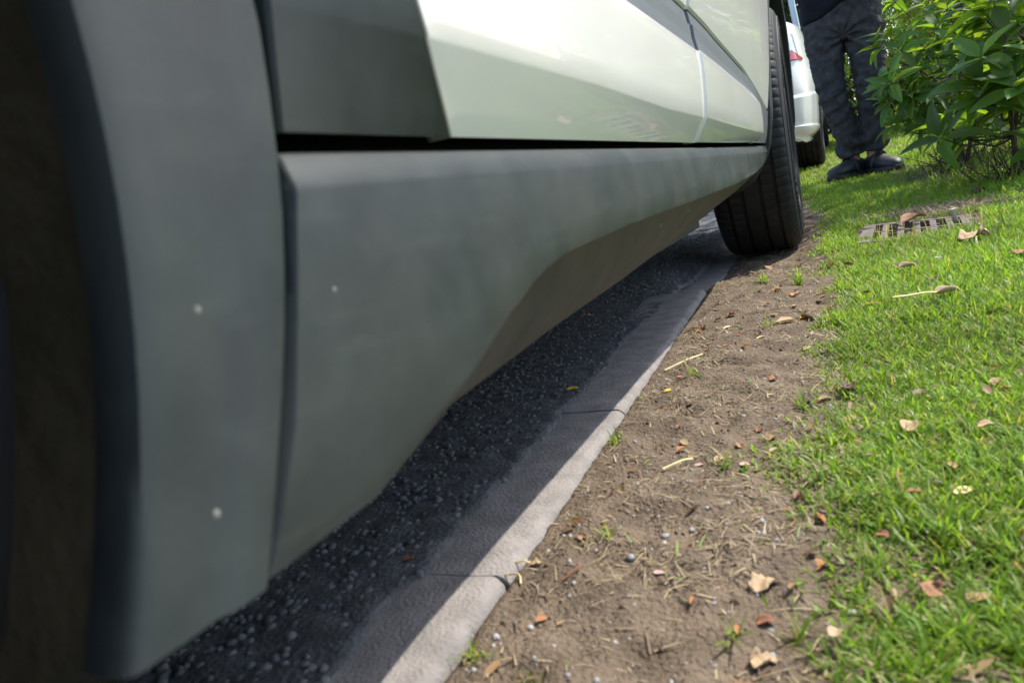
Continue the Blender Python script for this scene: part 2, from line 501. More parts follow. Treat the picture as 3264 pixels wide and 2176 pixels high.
# grass, soil litter
def grass_edge(y):
    y = np.asarray(y, float)
    return np.interp(y, [.2, .34, .41, .52, .63, .82, 1.29, 1.96, 2.4, 2.93, 3.6, 4.5, 6, 30], [-.03, -.03, -.012, -.03, -.045, -.008, -.006, -.004, .0, .03, -.05, -.2, -.22, -.22]) + .03 * fbm(y * 5, 0 * y, 91, 2)


def cover(x, y):
    """0 bare soil .. 1 closed lawn"""
    d = x - grass_edge(y) + .05 * fbm(x * 12, y * 12, 93, 3)
    c = ss(-.03, .075, d)
    thin = .9 * ss(.62, .36, y) * ss(.16, .02, x)                     # worn corner by the camera
    c = c * (1 - thin * ss(-.25, .15, fbm(x * 22, y * 22, 95, 2)))
    litter = np.exp(-(((x - .33) / .19) ** 2 + ((y - 2.48) / .17) ** 2)) + .45 * np.exp(-(((x - .21) / .13) ** 2 + ((y - 1.98) / .05) ** 2)) + .85 * np.exp(-(((x - .62) / .35) ** 2 + ((y - 3.75) / .35) ** 2))
    c = c * (1 - .93 * np.clip(litter * 1.5, 0, 1))
    return np.where(in_grate(x, y, .012), 0, c)


def blades(x, y, L, W, tilt, tint, curl=.9, zoff=-.003, phi=None, seg=3):
    n = len(x); r = rng
    z = land(x, y) + fine(x, y) * ss(3.5, 2.5, y) + zoff
    phi = r.random(n) * 2 * math.pi if phi is None else phi
    dh = np.stack([np.cos(phi), np.sin(phi), 0 * phi], 1); sd = np.stack([-np.sin(phi), np.cos(phi), 0 * phi], 1)
    tw = r.normal(0, .5, n); sd = sd * np.cos(tw)[:, None] + dh * np.sin(tw)[:, None]
    p = np.stack([x, y, z], 1); V = []; th = tilt.copy(); kap = curl * r.uniform(.1, 1.2, n) / seg
    wid = [1., .95, .72][:seg]
    for k in range(seg):
        V += [p - sd * (W * wid[k] / 2)[:, None], p + sd * (W * wid[k] / 2)[:, None]]
        p = p + (L / seg)[:, None] * (dh * np.sin(th)[:, None] + np.array([0, 0, 1.]) * np.cos(th)[:, None]); th = th + kap
    V.append(p)
    V = np.stack(V, 1); m = 2 * seg + 1; base = (np.arange(n) * m)[:, None]
    pat = []
    for k in range(seg - 1): pat += [2 * k, 2 * k + 1, 2 * k + 3, 2 * k + 2]
    pat += [2 * seg - 2, 2 * seg - 1, 2 * seg]
    loops = base + np.array(pat)[None]
    st = np.array([4 * k for k in range(seg)]); starts = (np.arange(n) * len(pat))[:, None] + st[None]
    T = np.repeat(tint[:, None, :], m, 1).reshape(-1, 4)
    return V.reshape(-1, 3), loops, starts, T


def merge(name, packs, material, smooth=True):
    Vs, Ls, Ss, Ts = [], [], [], []; nv = nl = 0
    for v, l, s, t in packs:
        Vs.append(v); Ls.append(l.ravel() + nv); Ss.append(s.ravel() + nl); Ts.append(t); nv += len(v); nl += l.size
    return link(name, fast_mesh(name, np.concatenate(Vs), np.concatenate(Ls), np.concatenate(Ss), np.concatenate(Ts), smooth), material)


def tints(n, dry=.06, spread=.28, yellow=.25):
    t = np.ones((n, 4)); b = 1 + spread * (rng.random(n) - .5) * 2; yl = rng.random(n) * yellow
    t[:, 0] = b * (1 + 1.1 * yl); t[:, 1] = b * (1 + .1 * yl); t[:, 2] = b * (1 + .6 * yl)
    d = rng.random(n) < dry
    t[d, :3] = np.array([2.6, 1.25, 4.2]) * rng.uniform(.7, 1.1, (d.sum(), 1))
    return t


def lawn(n, xr, yr, L, W, dense=None, tilt=(.15, 1.0), dry=.06, pw=1., seg=3, curl=1.1):
    y = yr[0] + (yr[1] - yr[0]) * rng.random(n) ** pw
    lo = grass_edge(y) - .08 if xr[0] is None else np.full(n, xr[0]); hi = xr[1] + xr[2] * y
    x = lo + (hi - lo) * rng.random(n)
    # tufted growth
    c = cover(x, y); keep = rng.random(n) < c * (.55 + .9 * np.clip(.5 + fbm(x * 35, y * 35, 97, 2), 0, 1))
    x, y, c = x[keep], y[keep], c[keep]; n = len(x)
    l = rng.uniform(L[0], L[1], n) * (.45 + .55 * c) * (1 + .45 * fbm(x * 6, y * 6, 99, 2)); w = rng.uniform(W[0], W[1], n)
    tn = tints(n, dry); sh = 1 + .35 * fbm(x * 4, y * 4, 101, 2); tn[:, :3] *= sh[:, None]
    return blades(x, y, l, w, rng.uniform(tilt[0], tilt[1], n), tn, curl, seg=seg)


packs = [lawn(95000, (None, .14, .34), (.24, 1.15), (.012, .029), (.0012, .0025), dry=.11, tilt=(.25, 1.35)),
         lawn(100000, (None, .14, .34), (1.1, 2.2), (.015, .034), (.0014, .0028), dry=.09, tilt=(.2, 1.25)),
         lawn(95000, (None, .18, .36), (2.1, 4.2), (.018, .040), (.002, .0036), dry=.05, tilt=(.1, 1.0)),
         lawn(36000, (None, .9, .30), (4.0, 8.0), (.02, .042), (.0035, .006), dry=.04, tilt=(.1, .9), seg=2),
         lawn(30000, (None, 2.5, .25), (7.8, 15.), (.03, .06), (.008, .014), dry=.04, tilt=(.1, .8), seg=2),
         lawn(90000, (.25, 2.2, .36), (-.9, 5.5), (.02, .045), (.0035, .006), dry=.10, seg=2, tilt=(.1, 1.1))]
# long seed stalks in front of the grate
yy = rng.uniform(1.88, 2.04, 60); xx = rng.uniform(.12, .40, 60)
packs.append(blades(xx, yy, rng.uniform(.035, .07, 60), rng.uniform(.0012, .002, 60), rng.uniform(.0, .4, 60), tints(60, .5), .5))
# taller unmown grass under the shrubs
n = 5200; x = rng.uniform(.42, 1.8, n); y = rng.uniform(2.7, 4.9, n); k = fbm(x * 3, y * 3, 107, 2) > -.08
x, y = x[k], y[k]; n = len(x)
packs.append(blades(x, y, rng.uniform(.04, .11, n), rng.uniform(.002, .004, n), rng.uniform(.0, .8, n), tints(n, .12), 1.0))
o = merge('grass', packs, M['grass']); tag(o, 'bright green mown grass covering the verge beside the bare soil', 'grass', kind='stuff')

# dry stems and clippings lying on the soil
n = 21000; y = .25 + rng.random(n) ** 1.6 * 2.6; x = -.225 + rng.random(n) * (grass_edge(y) + .20 + .04 * y + .225)
k = rng.random(n) < .12 + .88 * ss(-.05, .35, fbm(x * 11, y * 11, 111, 3)); x, y = x[k], y[k]; n = len(x)
tn = np.ones((n, 4)); tn[:, :3] = rng.uniform(.45, 1.25, (n, 1)) * np.array([1, 1, 1]); g = rng.random(n) < .10; tn[g, :3] *= np.array([.5, .95, .4])
p1 = blades(x, y, np.exp(rng.normal(math.log(.010), .5, n)) * (1 + .3 * (y > 1)), rng.uniform(.0006, .0015, n) * (1 + .3 * (y > 1)), rng.uniform(1.1, 1.62, n), tn, .5, .0012)
n = 1900; x = .33 + rng.normal(0, .12, n); y = 2.47 + rng.normal(0, .1, n); tn = np.ones((n, 4)); tn[:, :3] = rng.uniform(.35, 1., (n, 1))
p2 = blades(x, y, rng.uniform(.02, .06, n), rng.uniform(.001, .0025, n), rng.uniform(1.0, 1.6, n), tn, .6, .003)
n = 4200; x = rng.uniform(.35, 1.5, n); y = rng.uniform(3.0, 4.5, n); tn = np.ones((n, 4)); tn[:, :3] = rng.uniform(.3, .9, (n, 1))
p3 = blades(x, y, rng.uniform(.03, .10, n), rng.uniform(.002, .004, n), rng.uniform(.9, 1.6, n), tn, .6, .003)
o = merge('dry_grass_clippings', [p1, p2, p3], M['straw']); tag(o, 'short dry grass clippings strewn over the brown soil', 'dry grass', kind='stuff')

# grit
n = 1500; y = .25 + rng.random(n) ** 1.4 * 2.0; x = -.222 + rng.random(n) ** 1.4 * (grass_edge(y) + .06 + .222)
s = np.exp(rng.normal(math.log(.0009), .5, n)); s = np.clip(s, .0004, .0026)
z = land(x, y) + fine(x, y) - s * .15
o = link('grit', scatter_stones('grit', np.stack([x, y, z], 1), s, 9, .5), M['pebble']); tag(o, 'small grey grit and pebbles pressed into the soil', 'grit', kind='stuff')
n = 2600; y = .25 + rng.random(n) ** 1.4 * 2.0; x = -.226 + rng.random(n) * (grass_edge(y) + .08 + .222)
s = np.clip(np.exp(rng.normal(math.log(.0012), .45, n)), .0006, .0034); z = land(x, y) + fine(x, y) - s * .35
o = link('soil_crumbs', scatter_stones('soil_crumbs', np.stack([x, y, z], 1), s, 10, .6), M['soil']); tag(o, 'crumbs of dry brown soil on the worn strip', 'soil', kind='stuff')

# scraps of leaf litter, too small and broken to tell apart
n = 620; y = .28 + rng.random(n) ** 1.5 * 2.9; x = -.21 + rng.random(n) * (grass_edge(y) + .16 + .06 * y + .21)
k = rng.random(n) < .3 + .7 * ss(0, .3, fbm(x * 8, y * 8, 121, 3)); x, y = x[k], y[k]; n = len(x)
P = np.stack([x, y, land(x, y) + fine(x, y) + .0018 + .008 * cover(x, y)], 1); S = np.clip(np.exp(rng.normal(math.log(.0052), .4, n)), .002, .011) * (1 + .5 * (y > 1.2))
ph = rng.random(n) * 6.283; d = np.stack([np.cos(ph), np.sin(ph), rng.normal(0, .25, n)], 1); u = np.stack([-np.sin(ph), np.cos(ph), rng.normal(0, .3, n)], 1)
w = np.array([0, 0, 1.]) * (S * rng.uniform(.1, .45, n))[:, None]; d = d * S[:, None]; u = u * (S * rng.uniform(.3, .65, n))[:, None]
Vq = np.stack([P - d * .9, P - d * .3 + u + w, P - d * .2 - u * .8 + w * .6, P + d * .1, P + d * .5 + u * .8 + w, P + d * .6 - u + w * .9, P + d], 1).reshape(-1, 3)
pat = np.array([0, 3, 1, 0, 2, 3, 1, 3, 4, 2, 5, 3, 3, 6, 4, 3, 5, 6])
lp = (np.arange(n) * 7)[:, None] + pat[None]; stt = (np.arange(n) * 18)[:, None] + np.arange(6)[None] * 3
tn = np.ones((n, 4)); cc = np.array([[.8, .62, .5], [.5, .28, .2], [1.1, 1.0, .85], [.9, .45, .2], [.3, .2, .16]])[rng.integers(0, 5, n)]; tn[:, :3] = cc * rng.uniform(.7, 1.2, (n, 1))
o = merge('leaf_litter', [(Vq, lp, stt, np.repeat(tn[:, None], 7, 1).reshape(-1, 4))], M['straw'], False); tag(o, 'tiny broken scraps of dry leaf scattered over soil and grass', 'leaf litter', kind='stuff')
# ================================================================== the parked SUV (local x = outwards, y = forwards)
SUV_A = math.radians(2.7)
suv = empty('parked_suv', (-.180, 0, 0), (0, 0, -SUV_A))
tag(suv, 'white SUV with grey plastic lower cladding filling the left of the picture', 'car')
RA, FA, HUB = -.24, 2.30, .333              # axles and hub height
ip = lambda v, a, b: float(np.interp(v, a, b))
zbot = lambda v: ip(v, [.2, 1., 1.9], [.299, .2885, .279])
zflr = lambda v: ip(v, [.2, .35, .55, .77, .99, 1.22, 1.6, 1.8], [.340, .336, .331, .321, .316, .309, .298, .290])
zA = lambda v: ip(v, [.1, .5, .685, .81, 1.0, 1.19, 1.42, 1.56, 1.62, 1.66, 1.695], [.42, .413, .408, .404, .398, .392, .38, .370, .360, .342, .286])
zB = lambda v: ip(v, [.1, .5, .8, .94, 1.12, 1.29, 1.51, 1.68, 1.86, 1.95], [.485, .468, .455, .449, .442, .430, .413, .387, .352, .346])


def arch_v(z, ax, r, sgn):
    d = r * r - (z - HUB) ** 2
    return ax + sgn * math.sqrt(d) if d > 0 else ax


def panel(name, m, rows_fn, v0, v1, n, parent, thick=.012, angle=28, edges=True, bevel=((.0018, .0012), (.0018, .0012))):
    """rows_fn(t) -> list of (u, v, z) from bottom to top at station t; hem folds inwards all round"""
    st = [rows_fn(t) for t in np.linspace(0, 1, n)]
    if edges:
        out = []
        for k, r in enumerate(st):
            r2 = [(r[0][0] - .0028, r[0][1], r[0][2] + .03), (r[0][0] - .0020, r[0][1], r[0][2] + .0003)] + r + [(r[-1][0] - thick, r[-1][1], r[-1][2])]
            out.append(r2)
        dv = (out[1][3][1] - out[0][3][1]) / abs(out[1][3][1] - out[0][3][1])
        (bu, bv), (cu, cv) = bevel
        f0 = [(p[0] - bu, p[1] - dv * bv, p[2]) for p in out[0]]; f00 = [(p[0] - thick, p[1] - dv * (bv + .0001), p[2]) for p in out[0]]
        l0 = [(p[0] - cu, p[1] + dv * cv, p[2]) for p in out[-1]]; l00 = [(p[0] - thick, p[1] + dv * (cv + .0001), p[2]) for p in out[-1]]
        st = [f00, f0] + out + [l0, l00]
    VF = loft(st, flip=True)
    return link(name, mesh(name, *VF, True, angle), m, parent)


UP = [(.004, .0016), (.02, .0050), (.05, .0100), (.09, .0150), (.15, .020), (.24, .023), (.33, .021), (.41, .012), (.47, .0), (.50, -.010)]   # above crease B


def door_low(v, nose=1.):
    """bulge between door bottom and crease A"""
    b, f, a = zbot(v), zflr(v), zA(v)
    f = min(f, b + (a - b) * .45)
    return [(.000, v, b), (.006, v, b + .28 * (f - b)), (.0172 * nose, v, f - .0010), (.0182 * nose, v, f + .0010), (.0205 * nose, v, f + .25 * (a - f)), (.0222 * nose, v, f + .55 * (a - f)), (.0228 * nose, v, f + .8 * (a - f)), (.0222 * nose, v, a - .005), (.0200 * nose, v, a - .0008)]


def door_up(v):
    b = zB(v); return [(.0120, v, b + .0012)] + [(.0135 + du * (1 if v < 1.7 else 1), v, b + dz * (.96 - b) / .5) for dz, du in UP]


def door_band(v):
    a, b = zA(v), zB(v); return [(.0188, v, a + .0006), (.0165, v, a + .3 * (b - a)), (.0138, v, a + .65 * (b - a)), (.0118, v, b - .0006)]


# ---- rear door: rear edge runs round the wheel arch
REAR_EDGE = lambda z: ip(z, [.28, .291, .319, .346, .42, .55, .70, .85, .97], [.2175, .218, .2195, .2205, .215, .178, .09, .04, .02])
DCE = lambda z: ip(z, [.28, .297, .327, .362, .45, .55, .70, .85, .97], [.358, .351, .318, .303, .275, .245, .18, .13, .11])   # where cladding gives way to paint
GAP = .996


def between(vl, vr, fn, fix=True):
    def f(t):
        vv = lambda z: vl(z) + (vr(z) - vl(z)) * t
        r = fn(vv(.4)); return [(u, vv(z), z) for u, v, z in r]
    return f


EB = ((.0006, .0006), (.0045, .0035))
rear_door = panel('rear_door', M['paint'], between(DCE, lambda z: GAP - .0035, door_low), 0, 1, 40, suv, bevel=EB)
tag(rear_door, 'white lower skin of the rear door')
panel('upper_skin', M['paint'], between(DCE, lambda z: GAP - .0035, door_up), 0, 1, 24, rear_door, bevel=EB)
panel('door_trim', M['trim'], between(DCE, lambda z: GAP - .0022, door_band), 0, 1, 24, rear_door, .006)


def clad_rows(v):
    r = door_low(v) + door_band(v)[1:] + door_up(v)[2:9]
    return [(u - .0007, v, z) for u, v, z in r]


def clad_fn(t):
    vv = lambda z: REAR_EDGE(z) + (DCE(z) - .0015 - REAR_EDGE(z)) * t
    return [((1 - t) * (.004 + .012 * ip(z, [.29, .345, .5, .9], [0, .7, 1, .8])) + t * u, vv(z), z) for u, v, z in clad_rows(vv(.4))]


panel('door_cladding', M['cladding'], clad_fn, 0, 1, 14, rear_door)
# ---- front door
proud = lambda fn: (lambda v: [(u + .003 * ip(v, [1.0, 1.25], [1, 0]), v, z) for u, v, z in fn(v)])
FB = ((.0055, .0035), (.0018, .0012))
front_door = panel('front_door', M['paint'], between(lambda z: GAP + .0022, lambda z: ip(z, [.28, .33, .36, .41], [1.70, 1.672, 1.655, 1.60]), proud(door_low)), 0, 1, 40, suv, bevel=FB)
panel('upper_skin', M['paint'], between(lambda z: GAP + .0022, lambda z: 1.765, proud(door_up)), 0, 1, 30, front_door, bevel=FB)
panel('door_trim', M['trim'], between(lambda z: GAP + .0022, lambda z: ip(z, [.28, .33, .36, .41], [1.703, 1.675, 1.66, 1.62]), proud(door_band)), 0, 1, 30, front_door, .006)


def nose_rows(v):
    b, t = zbot(v), zB(v) - .0006
    return [(.000, v, b), (.006, v, b + .25 * (t - b)), (.011, v, b + .6 * (t - b)), (.0145, v, t)]


panel('door_trim', M['trim'], between(lambda z: ip(z, [.28, .33, .36, .41], [1.705, 1.677, 1.664, 1.63]), lambda z: 1.765, nose_rows), 0, 1, 8, front_door, .006)
# ---- front fender up to the arch
fend_edge = lambda z: arch_v(min(z, .70), FA, .402, -1) if z < .72 else 2.20


def fend_up(v):
    b = zB(min(v, 1.88)); return [(.0120, v, b + .0012)] + [(.0135 + du, v, b + dz * (.96 - b) / .5) for dz, du in UP]


NB = ((.0004, .0004), (.0018, .0012))
fender = panel('front_fender', M['paint'], between(lambda z: 1.7672, fend_edge, fend_up), 0, 1, 12, suv, bevel=NB)
panel('fender_trim', M['trim'], between(lambda z: 1.7672, lambda z: arch_v(z, FA, .402, -1), nose_rows), 0, 1, 6, fender, .006, bevel=NB)
# ---- rocker cladding under the doors
SEAM = lambda z: ip(z, [.150, .164, .189, .227, .259, .291, .319], [.147, .1565, .1725, .1915, .2045, .2145, .2175]) + .0012
zfac = lambda v: ip(v, [.25, .325, .364, .409, .455, .608, .877, 1.24, 1.6, 1.84, 1.9], [.168, .186, .202, .217, .2225, .224, .2215, .2195, .224, .238, .245])
ufac = lambda v: ip(v, [.2, 1.3, 1.7, 1.9], [.0095, .0095, .003, -.004])
ubot = lambda v: ip(v, [.15, .254, .316, .53, .743, 1.0, 1.421, 1.9], [.003, -.009, -.016, -.030, -.037, -.052, -.077, -.105])
zrb = lambda v: ip(v, [.15, 1.5, 1.8, 1.9], [.163, .163, .168, .182])


def rocker_rows(v):
    t = zbot(v) - .0065
    f, uf, ub, zb = zfac(v), ufac(v), ubot(v), zrb(v)
    k = ip(v, [.25, .42], [0, 1])
    tp = ip(v, [1.6, 1.895], [1, .15])
    return [(ub - .045, v, zb + .03), (ub - .02, v, zb + .006), (ub - .006, v, zb + .0006), (ub - .001, v, zb + .002), (ub + .003, v, zb + .006),
            (ub + (uf - ub) * .5 + .003, v, zb + (f - zb) * .5), (uf - .004 * k, v, f - .0035), (uf + .0006, v, f), (uf + .0015, v, f + .0035), (uf + .003, v, f + .3 * (t - f)),
            (.0105 * tp, v, f + .62 * (t - f)), (.0106 * tp, v, t - .0150), (.0100 * tp, v, t - .0125), (.0040 * tp, v, t - .0018), (.0016, v, t - .0003), (-.004, v, t), (-.010, v, t - .0005), (-.014, v, t - .02)]


def rocker_fn(t):
    vr = 1.895; out = []
    for (u, v, z) in rocker_rows(max(.16, SEAM(.23) + (vr - SEAM(.23)) * t)):
        if .225 < z < .285 and u > 0:                                   # pressed ridges slanting across the face
            q = z - .25
            u += .0022 * math.exp(-((v - 1.02 - 2.6 * q) / .035) ** 2) * (1 if v < 1.02 + 2.6 * q else .35) - .0016 * ip(v, [1.0, 1.1, 1.5, 1.7], [0, 1, 1, 0])
        out.append((u, SEAM(z) + (vr - SEAM(z)) * t, z))
    return out


st = [rocker_fn(t ** 1.5) for t in np.linspace(0, 1, 70)]
st = [[(p[0] - .02, p[1] - .001, p[2]) for p in st[0]], [(p[0] - .0012, p[1] - .0008, p[2]) for p in st[0]]] + st
endc = [(p[0] - .006, p[1] + .006, p[2] + .002) for p in st[-1]]; end2 = [(p[0] - .04, p[1] + .010, p[2] + .006) for p in st[-1]]
rocker = link('rocker_cladding', mesh('rocker_cladding', *loft(st + [endc, end2], flip=True), True, 32), M['cladding'], suv)
tag(rocker, 'grey plastic rocker cladding with a tucked-in lower facet')
MB().box((-.05, .20, .262), (-.0145, 1.86, .345)).build('gap_shade_strip', M['gap_shade'], suv)  # added black strip, paints the recess below the doors as deep shade
MB().box((-.15, .12, .152), (-.075, 1.35, .27)).build('sill_flange', M['black'], suv, bevel=.003)


# ---- wheel arch cladding
def arch_ring(ax, sgn, r_out, th0, th1, n, us, name, r_in=.390, ulip=None):
    """ring of cladding round a wheel opening; angle 0 points along sgn*v"""
    rows = []
    for tt in np.linspace(0, 1, n):
        rr = []
        for (k, u) in us:
            if th0 is None:                                          # bottom edge cut level with the rocker
                ta = math.asin((.1635 - HUB) / (r_in + (.039) * k)); th = ta + (th1 - ta) * tt
            else: th = th0 + (th1 - th0) * tt
            ro = r_out(th); c, s = math.cos(th), math.sin(th)
            off = ulip(HUB + r_in * s) if ulip else 0.
            r = r_in + (ro - r_in) * k; rr.append((u + off, ax + sgn * r * c, HUB + r * s))
        rows.append(rr)
    VF = loft(rows, flip=(sgn > 0))
    return link(name, mesh(name, *VF, True, 38), M['cladding'], suv)


ring_out = lambda th: ip(math.degrees(th), [-26, -18, -8, 0, 5, 180], [.4290, .4355, .4475, .4545, .4565, .4565])
US = [(.05, -.016), (.0, -.012), (-.008, -.004), (-.005, .001), (.02, .0045), (.07, .0060), (.16, .0064), (.4, .0072), (.62, .0072), (.72, .0098), (.93, .0104), (.988, .0098), (1.0, .0085), (1.0, -.02)]
ra = arch_ring(RA, 1, ring_out, None, math.radians(205), 90, US, 'wheel_arch_cladding')
tag(ra, 'blurred grey plastic cladding round the rear wheel arch, nearest the camera')
ul = lambda z: ip(z, [.17, .18, .2, .247, .267, .344, .606, .75], [-.11, -.090, -.052, -.018, -.008, .008, .022, .024])
US2 = [(.1, -.09), (0., -.03), (-.02, .006), (0., .014), (.25, .0165), (.7, .0155), (.92, .012), (1.0, .004), (1.0, -.012)]
fa = arch_ring(FA, -1, lambda th: ip(math.degrees(th), [-24, -10, 0, 180], [.402, .408, .414, .43]), math.radians(-23), math.radians(205), 80, US2, 'wheel_arch_cladding', .388, ul)

# dried specks of mud on the cladding
_U = np.array([math.cos(SUV_A), -math.sin(SUV_A), 0]); _V = np.array([math.sin(SUV_A), math.cos(SUV_A), 0]); _P = np.array([-.18, 0, 0])


def on_side(px, py, u):
    r_ = ray(px, py); p = CAM + r_ * ((u - (CAM - _P) @ _U) / (r_ @ _U)); return (u, (p - _P) @ _V, p[2])


_b = bmesh.new(); bmesh.ops.create_icosphere(_b, subdivisions=2, radius=1.); _sp = bpy.data.meshes.new('mud_speck'); _b.to_mesh(_sp); _b.free(); _sp.materials.append(M['speck']); _sp.shade_smooth()
for (px, py, u, rad, par) in [(631, 988, .0070, .0011, ra), (691, 1637, .0071, .0013, ra), (1066, 923, .0105, .0010, rocker), (1700, 798, .0105, .0012, rocker), (2251, 577, .0085, .0022, rocker)]:
    q = link('mud_speck', _sp, None, par); q.location = on_side(px, py, u); q.scale = (rad * .35, rad, rad * 1.15)

# ---- body shell, glass and the rest of the car
UC = -.865


def shell_pts(v, ur, zb, belt, ue, zt, zs=.62):
    hw = ur - UC
    R = [(0, zb), (hw - .16, zb), (hw - .05, zb + .05), (hw - .01, zb + .18), (hw, zs), (hw - .01, belt - .1), (hw - .04, belt), (ue + .01, zt - .06), (ue - .07, zt - .012), (ue * .5, zt + .008), (0, zt + .012)]
    full = [(UC + x, v, z) for x, z in R] + [(UC - x, v, z) for x, z in R[-2:0:-1]]
    return full


ST = [(-1.10, -.10, .48, .80, .60, .86), (-1.07, -.05, .34, .92, .66, 1.02), (-.98, -.01, .27, .94, .60, 1.28), (-.84, .00, .24, .95, .60, 1.52), (-.62, .005, .22, .95, .62, 1.575), (-.24, .005, .22, .95, .63, 1.59), (.05, -.005, .22, .945, .63, 1.592), (.16, -.035, .22, .94, .63, 1.59), (.35, -.045, .22, .94, .63, 1.585), (1.0, -.045, .22, .93, .62, 1.565), (1.22, -.045, .22, .93, .61, 1.53), (1.66, -.045, .22, .93, .62, 1.20), (1.76, -.035, .22, .94, .62, 1.12), (1.80, .0, .22, .945, .64, 1.09), (1.98, .02, .24, .95, .66, 1.02), (2.3, .03, .24, .93, .66, .985), (2.66, .00, .26, .86, .60, .92), (2.90, -.07, .28, .78, .55, .84), (3.02, -.20, .32, .66, .46, .72), (3.05, -.28, .38, .58, .40, .63)]
rows = [shell_pts(*s) for s in ST]
me = mesh('body', *loft(rows, closed=True, caps=True, flip=True), True, 40)
body = link('body', me, M['paint'], suv)
cut_meshes = []
for ax in (RA, FA):
    for (u0, u1) in ((-.36, .3), (-2.1, -1.37)):
        cyl = tube([(u0, ax, HUB), (u1, ax, HUB)], [.402, .402], 48)
        co = link('cut', mesh('cut', *cyl, False))
        co.location = suv.location; co.rotation_euler = suv.rotation_euler
        cut_meshes.append(co)
bpy.context.view_layer.update()
for co in cut_meshes:
    b = body.modifiers.new('b', 'BOOLEAN'); b.operation = 'DIFFERENCE'; b.object = co; b.solver = 'EXACT'
nm = evaluated(body); body.modifiers.clear(); body.data = nm; nm.name = 'body'
nm.shade_smooth(); nm.set_sharp_from_angle(angle=math.radians(35))
if not nm.materials: nm.materials.append(M['paint'])
for co in cut_meshes: bpy.data.objects.remove(co)
for ax in (RA, FA):
    for sgn, u_in, u_out in ((1, -.37, -.016), (-1, -1.36, -1.71)):
        rows = []
        for th in np.linspace(math.radians(-28 if ax == RA else -4), math.radians(208 if ax == RA else 184), 40):
            rows.append([(u_in, ax + .05 * math.cos(th), HUB + .05 * math.sin(th)), (u_in, ax + .404 * math.cos(th), HUB + .404 * math.sin(th)), (u_out, ax + .4055 * math.cos(th), HUB + .4055 * math.sin(th))])
        link('wheel_well_liner', mesh('wheel_well_liner', *loft(rows), True, 50), M['liner'], suv)
MB().box((-1.62, -.95, .205), (-.11, 2.85, .232)).build('underbody', M['black'], suv, bevel=.004)


def quadsheet(name, m, P, parent, n=8, bow=.02, nrm=(1, 0, 0), th=.006):
    P = [np.array(p, float) for p in P]; nrm = np.array(nrm, float); rows = []
    for i in range(n + 1):
        r = []
        for j in range(n + 1):
            s, t = i / n, j / n
            p = (1 - s) * ((1 - t) * P[0] + t * P[1]) + s * ((1 - t) * P[3] + t * P[2]); r.append(p + nrm * bow * 4 * s * (1 - s) * .5)
        rows.append(r)
    me = mesh(name, *loft(rows), True, 60); o = link(name, me, m, parent)
    sm = o.modifiers.new('t', 'SOLIDIFY'); sm.thickness = th; sm.offset = 0
    return o


for sg in (0, 1):
    fu = lambda u: u if sg == 0 else 2 * UC - u
    sx = 1 if sg == 0 else -1
    quadsheet('side_window', M['glass'], [(fu(-.02), .16, .965), (fu(-.02), .95, .965), (fu(-.215), .95, 1.46), (fu(-.215), .30, 1.46)], suv, nrm=(sx, 0, 0))
    quadsheet('side_window', M['glass'], [(fu(-.02), 1.02, .965), (fu(-.02), 1.70, .965), (fu(-.215), 1.28, 1.44), (fu(-.215), 1.02, 1.46)], suv, nrm=(sx, 0, 0))
    o = MB().box((-.06, -.11, -.06), (.13, .0, .09)).build('door_mirror', M['paint'], suv, bevel=.035, seg=3); o.location = (fu(.06), 1.72, 1.02)
    for v in (.16 + .55, 1.13):
        h = MB().tube([(0, -.1, 0), (.025, -.07, 0), (.03, 0, 0), (.025, .07, 0), (0, .1, 0)], .013, 8).build('door_handle', M['paint'], suv); h.location = (fu(.05), v - .45 if v < .8 else v, .84)
        if sg: h.rotation_euler = (0, 0, math.pi)
    hl = MB().box((-.16, -.12, -.05), (.0, .10, .05)).build('headlight', M['lamp_clear'], suv, bevel=.02); hl.location = (fu(-.06) + (0 if sg == 0 else .16), 2.86, .74); hl.rotation_euler = (0, 0, sx * .5)
    tl = MB().box((-.14, -.03, -.10), (.0, .08, .10)).build('tail_light', M['lamp_red'], suv, bevel=.02); tl.location = (fu(-.05) + (0 if sg == 0 else .14), -1.07, .88)
quadsheet('windshield', M['glass'], [(UC - .60, 1.90, 1.075), (UC + .60, 1.90, 1.075), (UC + .52, 1.26, 1.515), (UC - .52, 1.26, 1.515)], suv, bow=.05, nrm=(0, .6, .8))
quadsheet('rear_window', M['glass'], [(UC - .56, -1.075, 1.06), (UC + .56, -1.075, 1.06), (UC + .52, -.90, 1.46), (UC - .52, -.90, 1.46)], suv, bow=.03, nrm=(0, -.9, .4))
MB().box((UC - .78, -1.16, .30), (UC + .78, -1.02, .58)).build('rear_bumper', M['cladding'], suv, bevel=.05, seg=3)
rows = []
for t in np.linspace(-1, 1, 25):
    v = 3.07 - .17 * abs(t) ** 3; rows.append([(UC + .74 * t, v - .10, .225), (UC + .74 * t, v - .01, .24), (UC + .74 * t, v + .01, .33), (UC + .74 * t, v, .45), (UC + .74 * t, v - .06, .47)])
link('front_bumper', mesh('front_bumper', *loft(rows), True, 50), M['cladding'], suv)


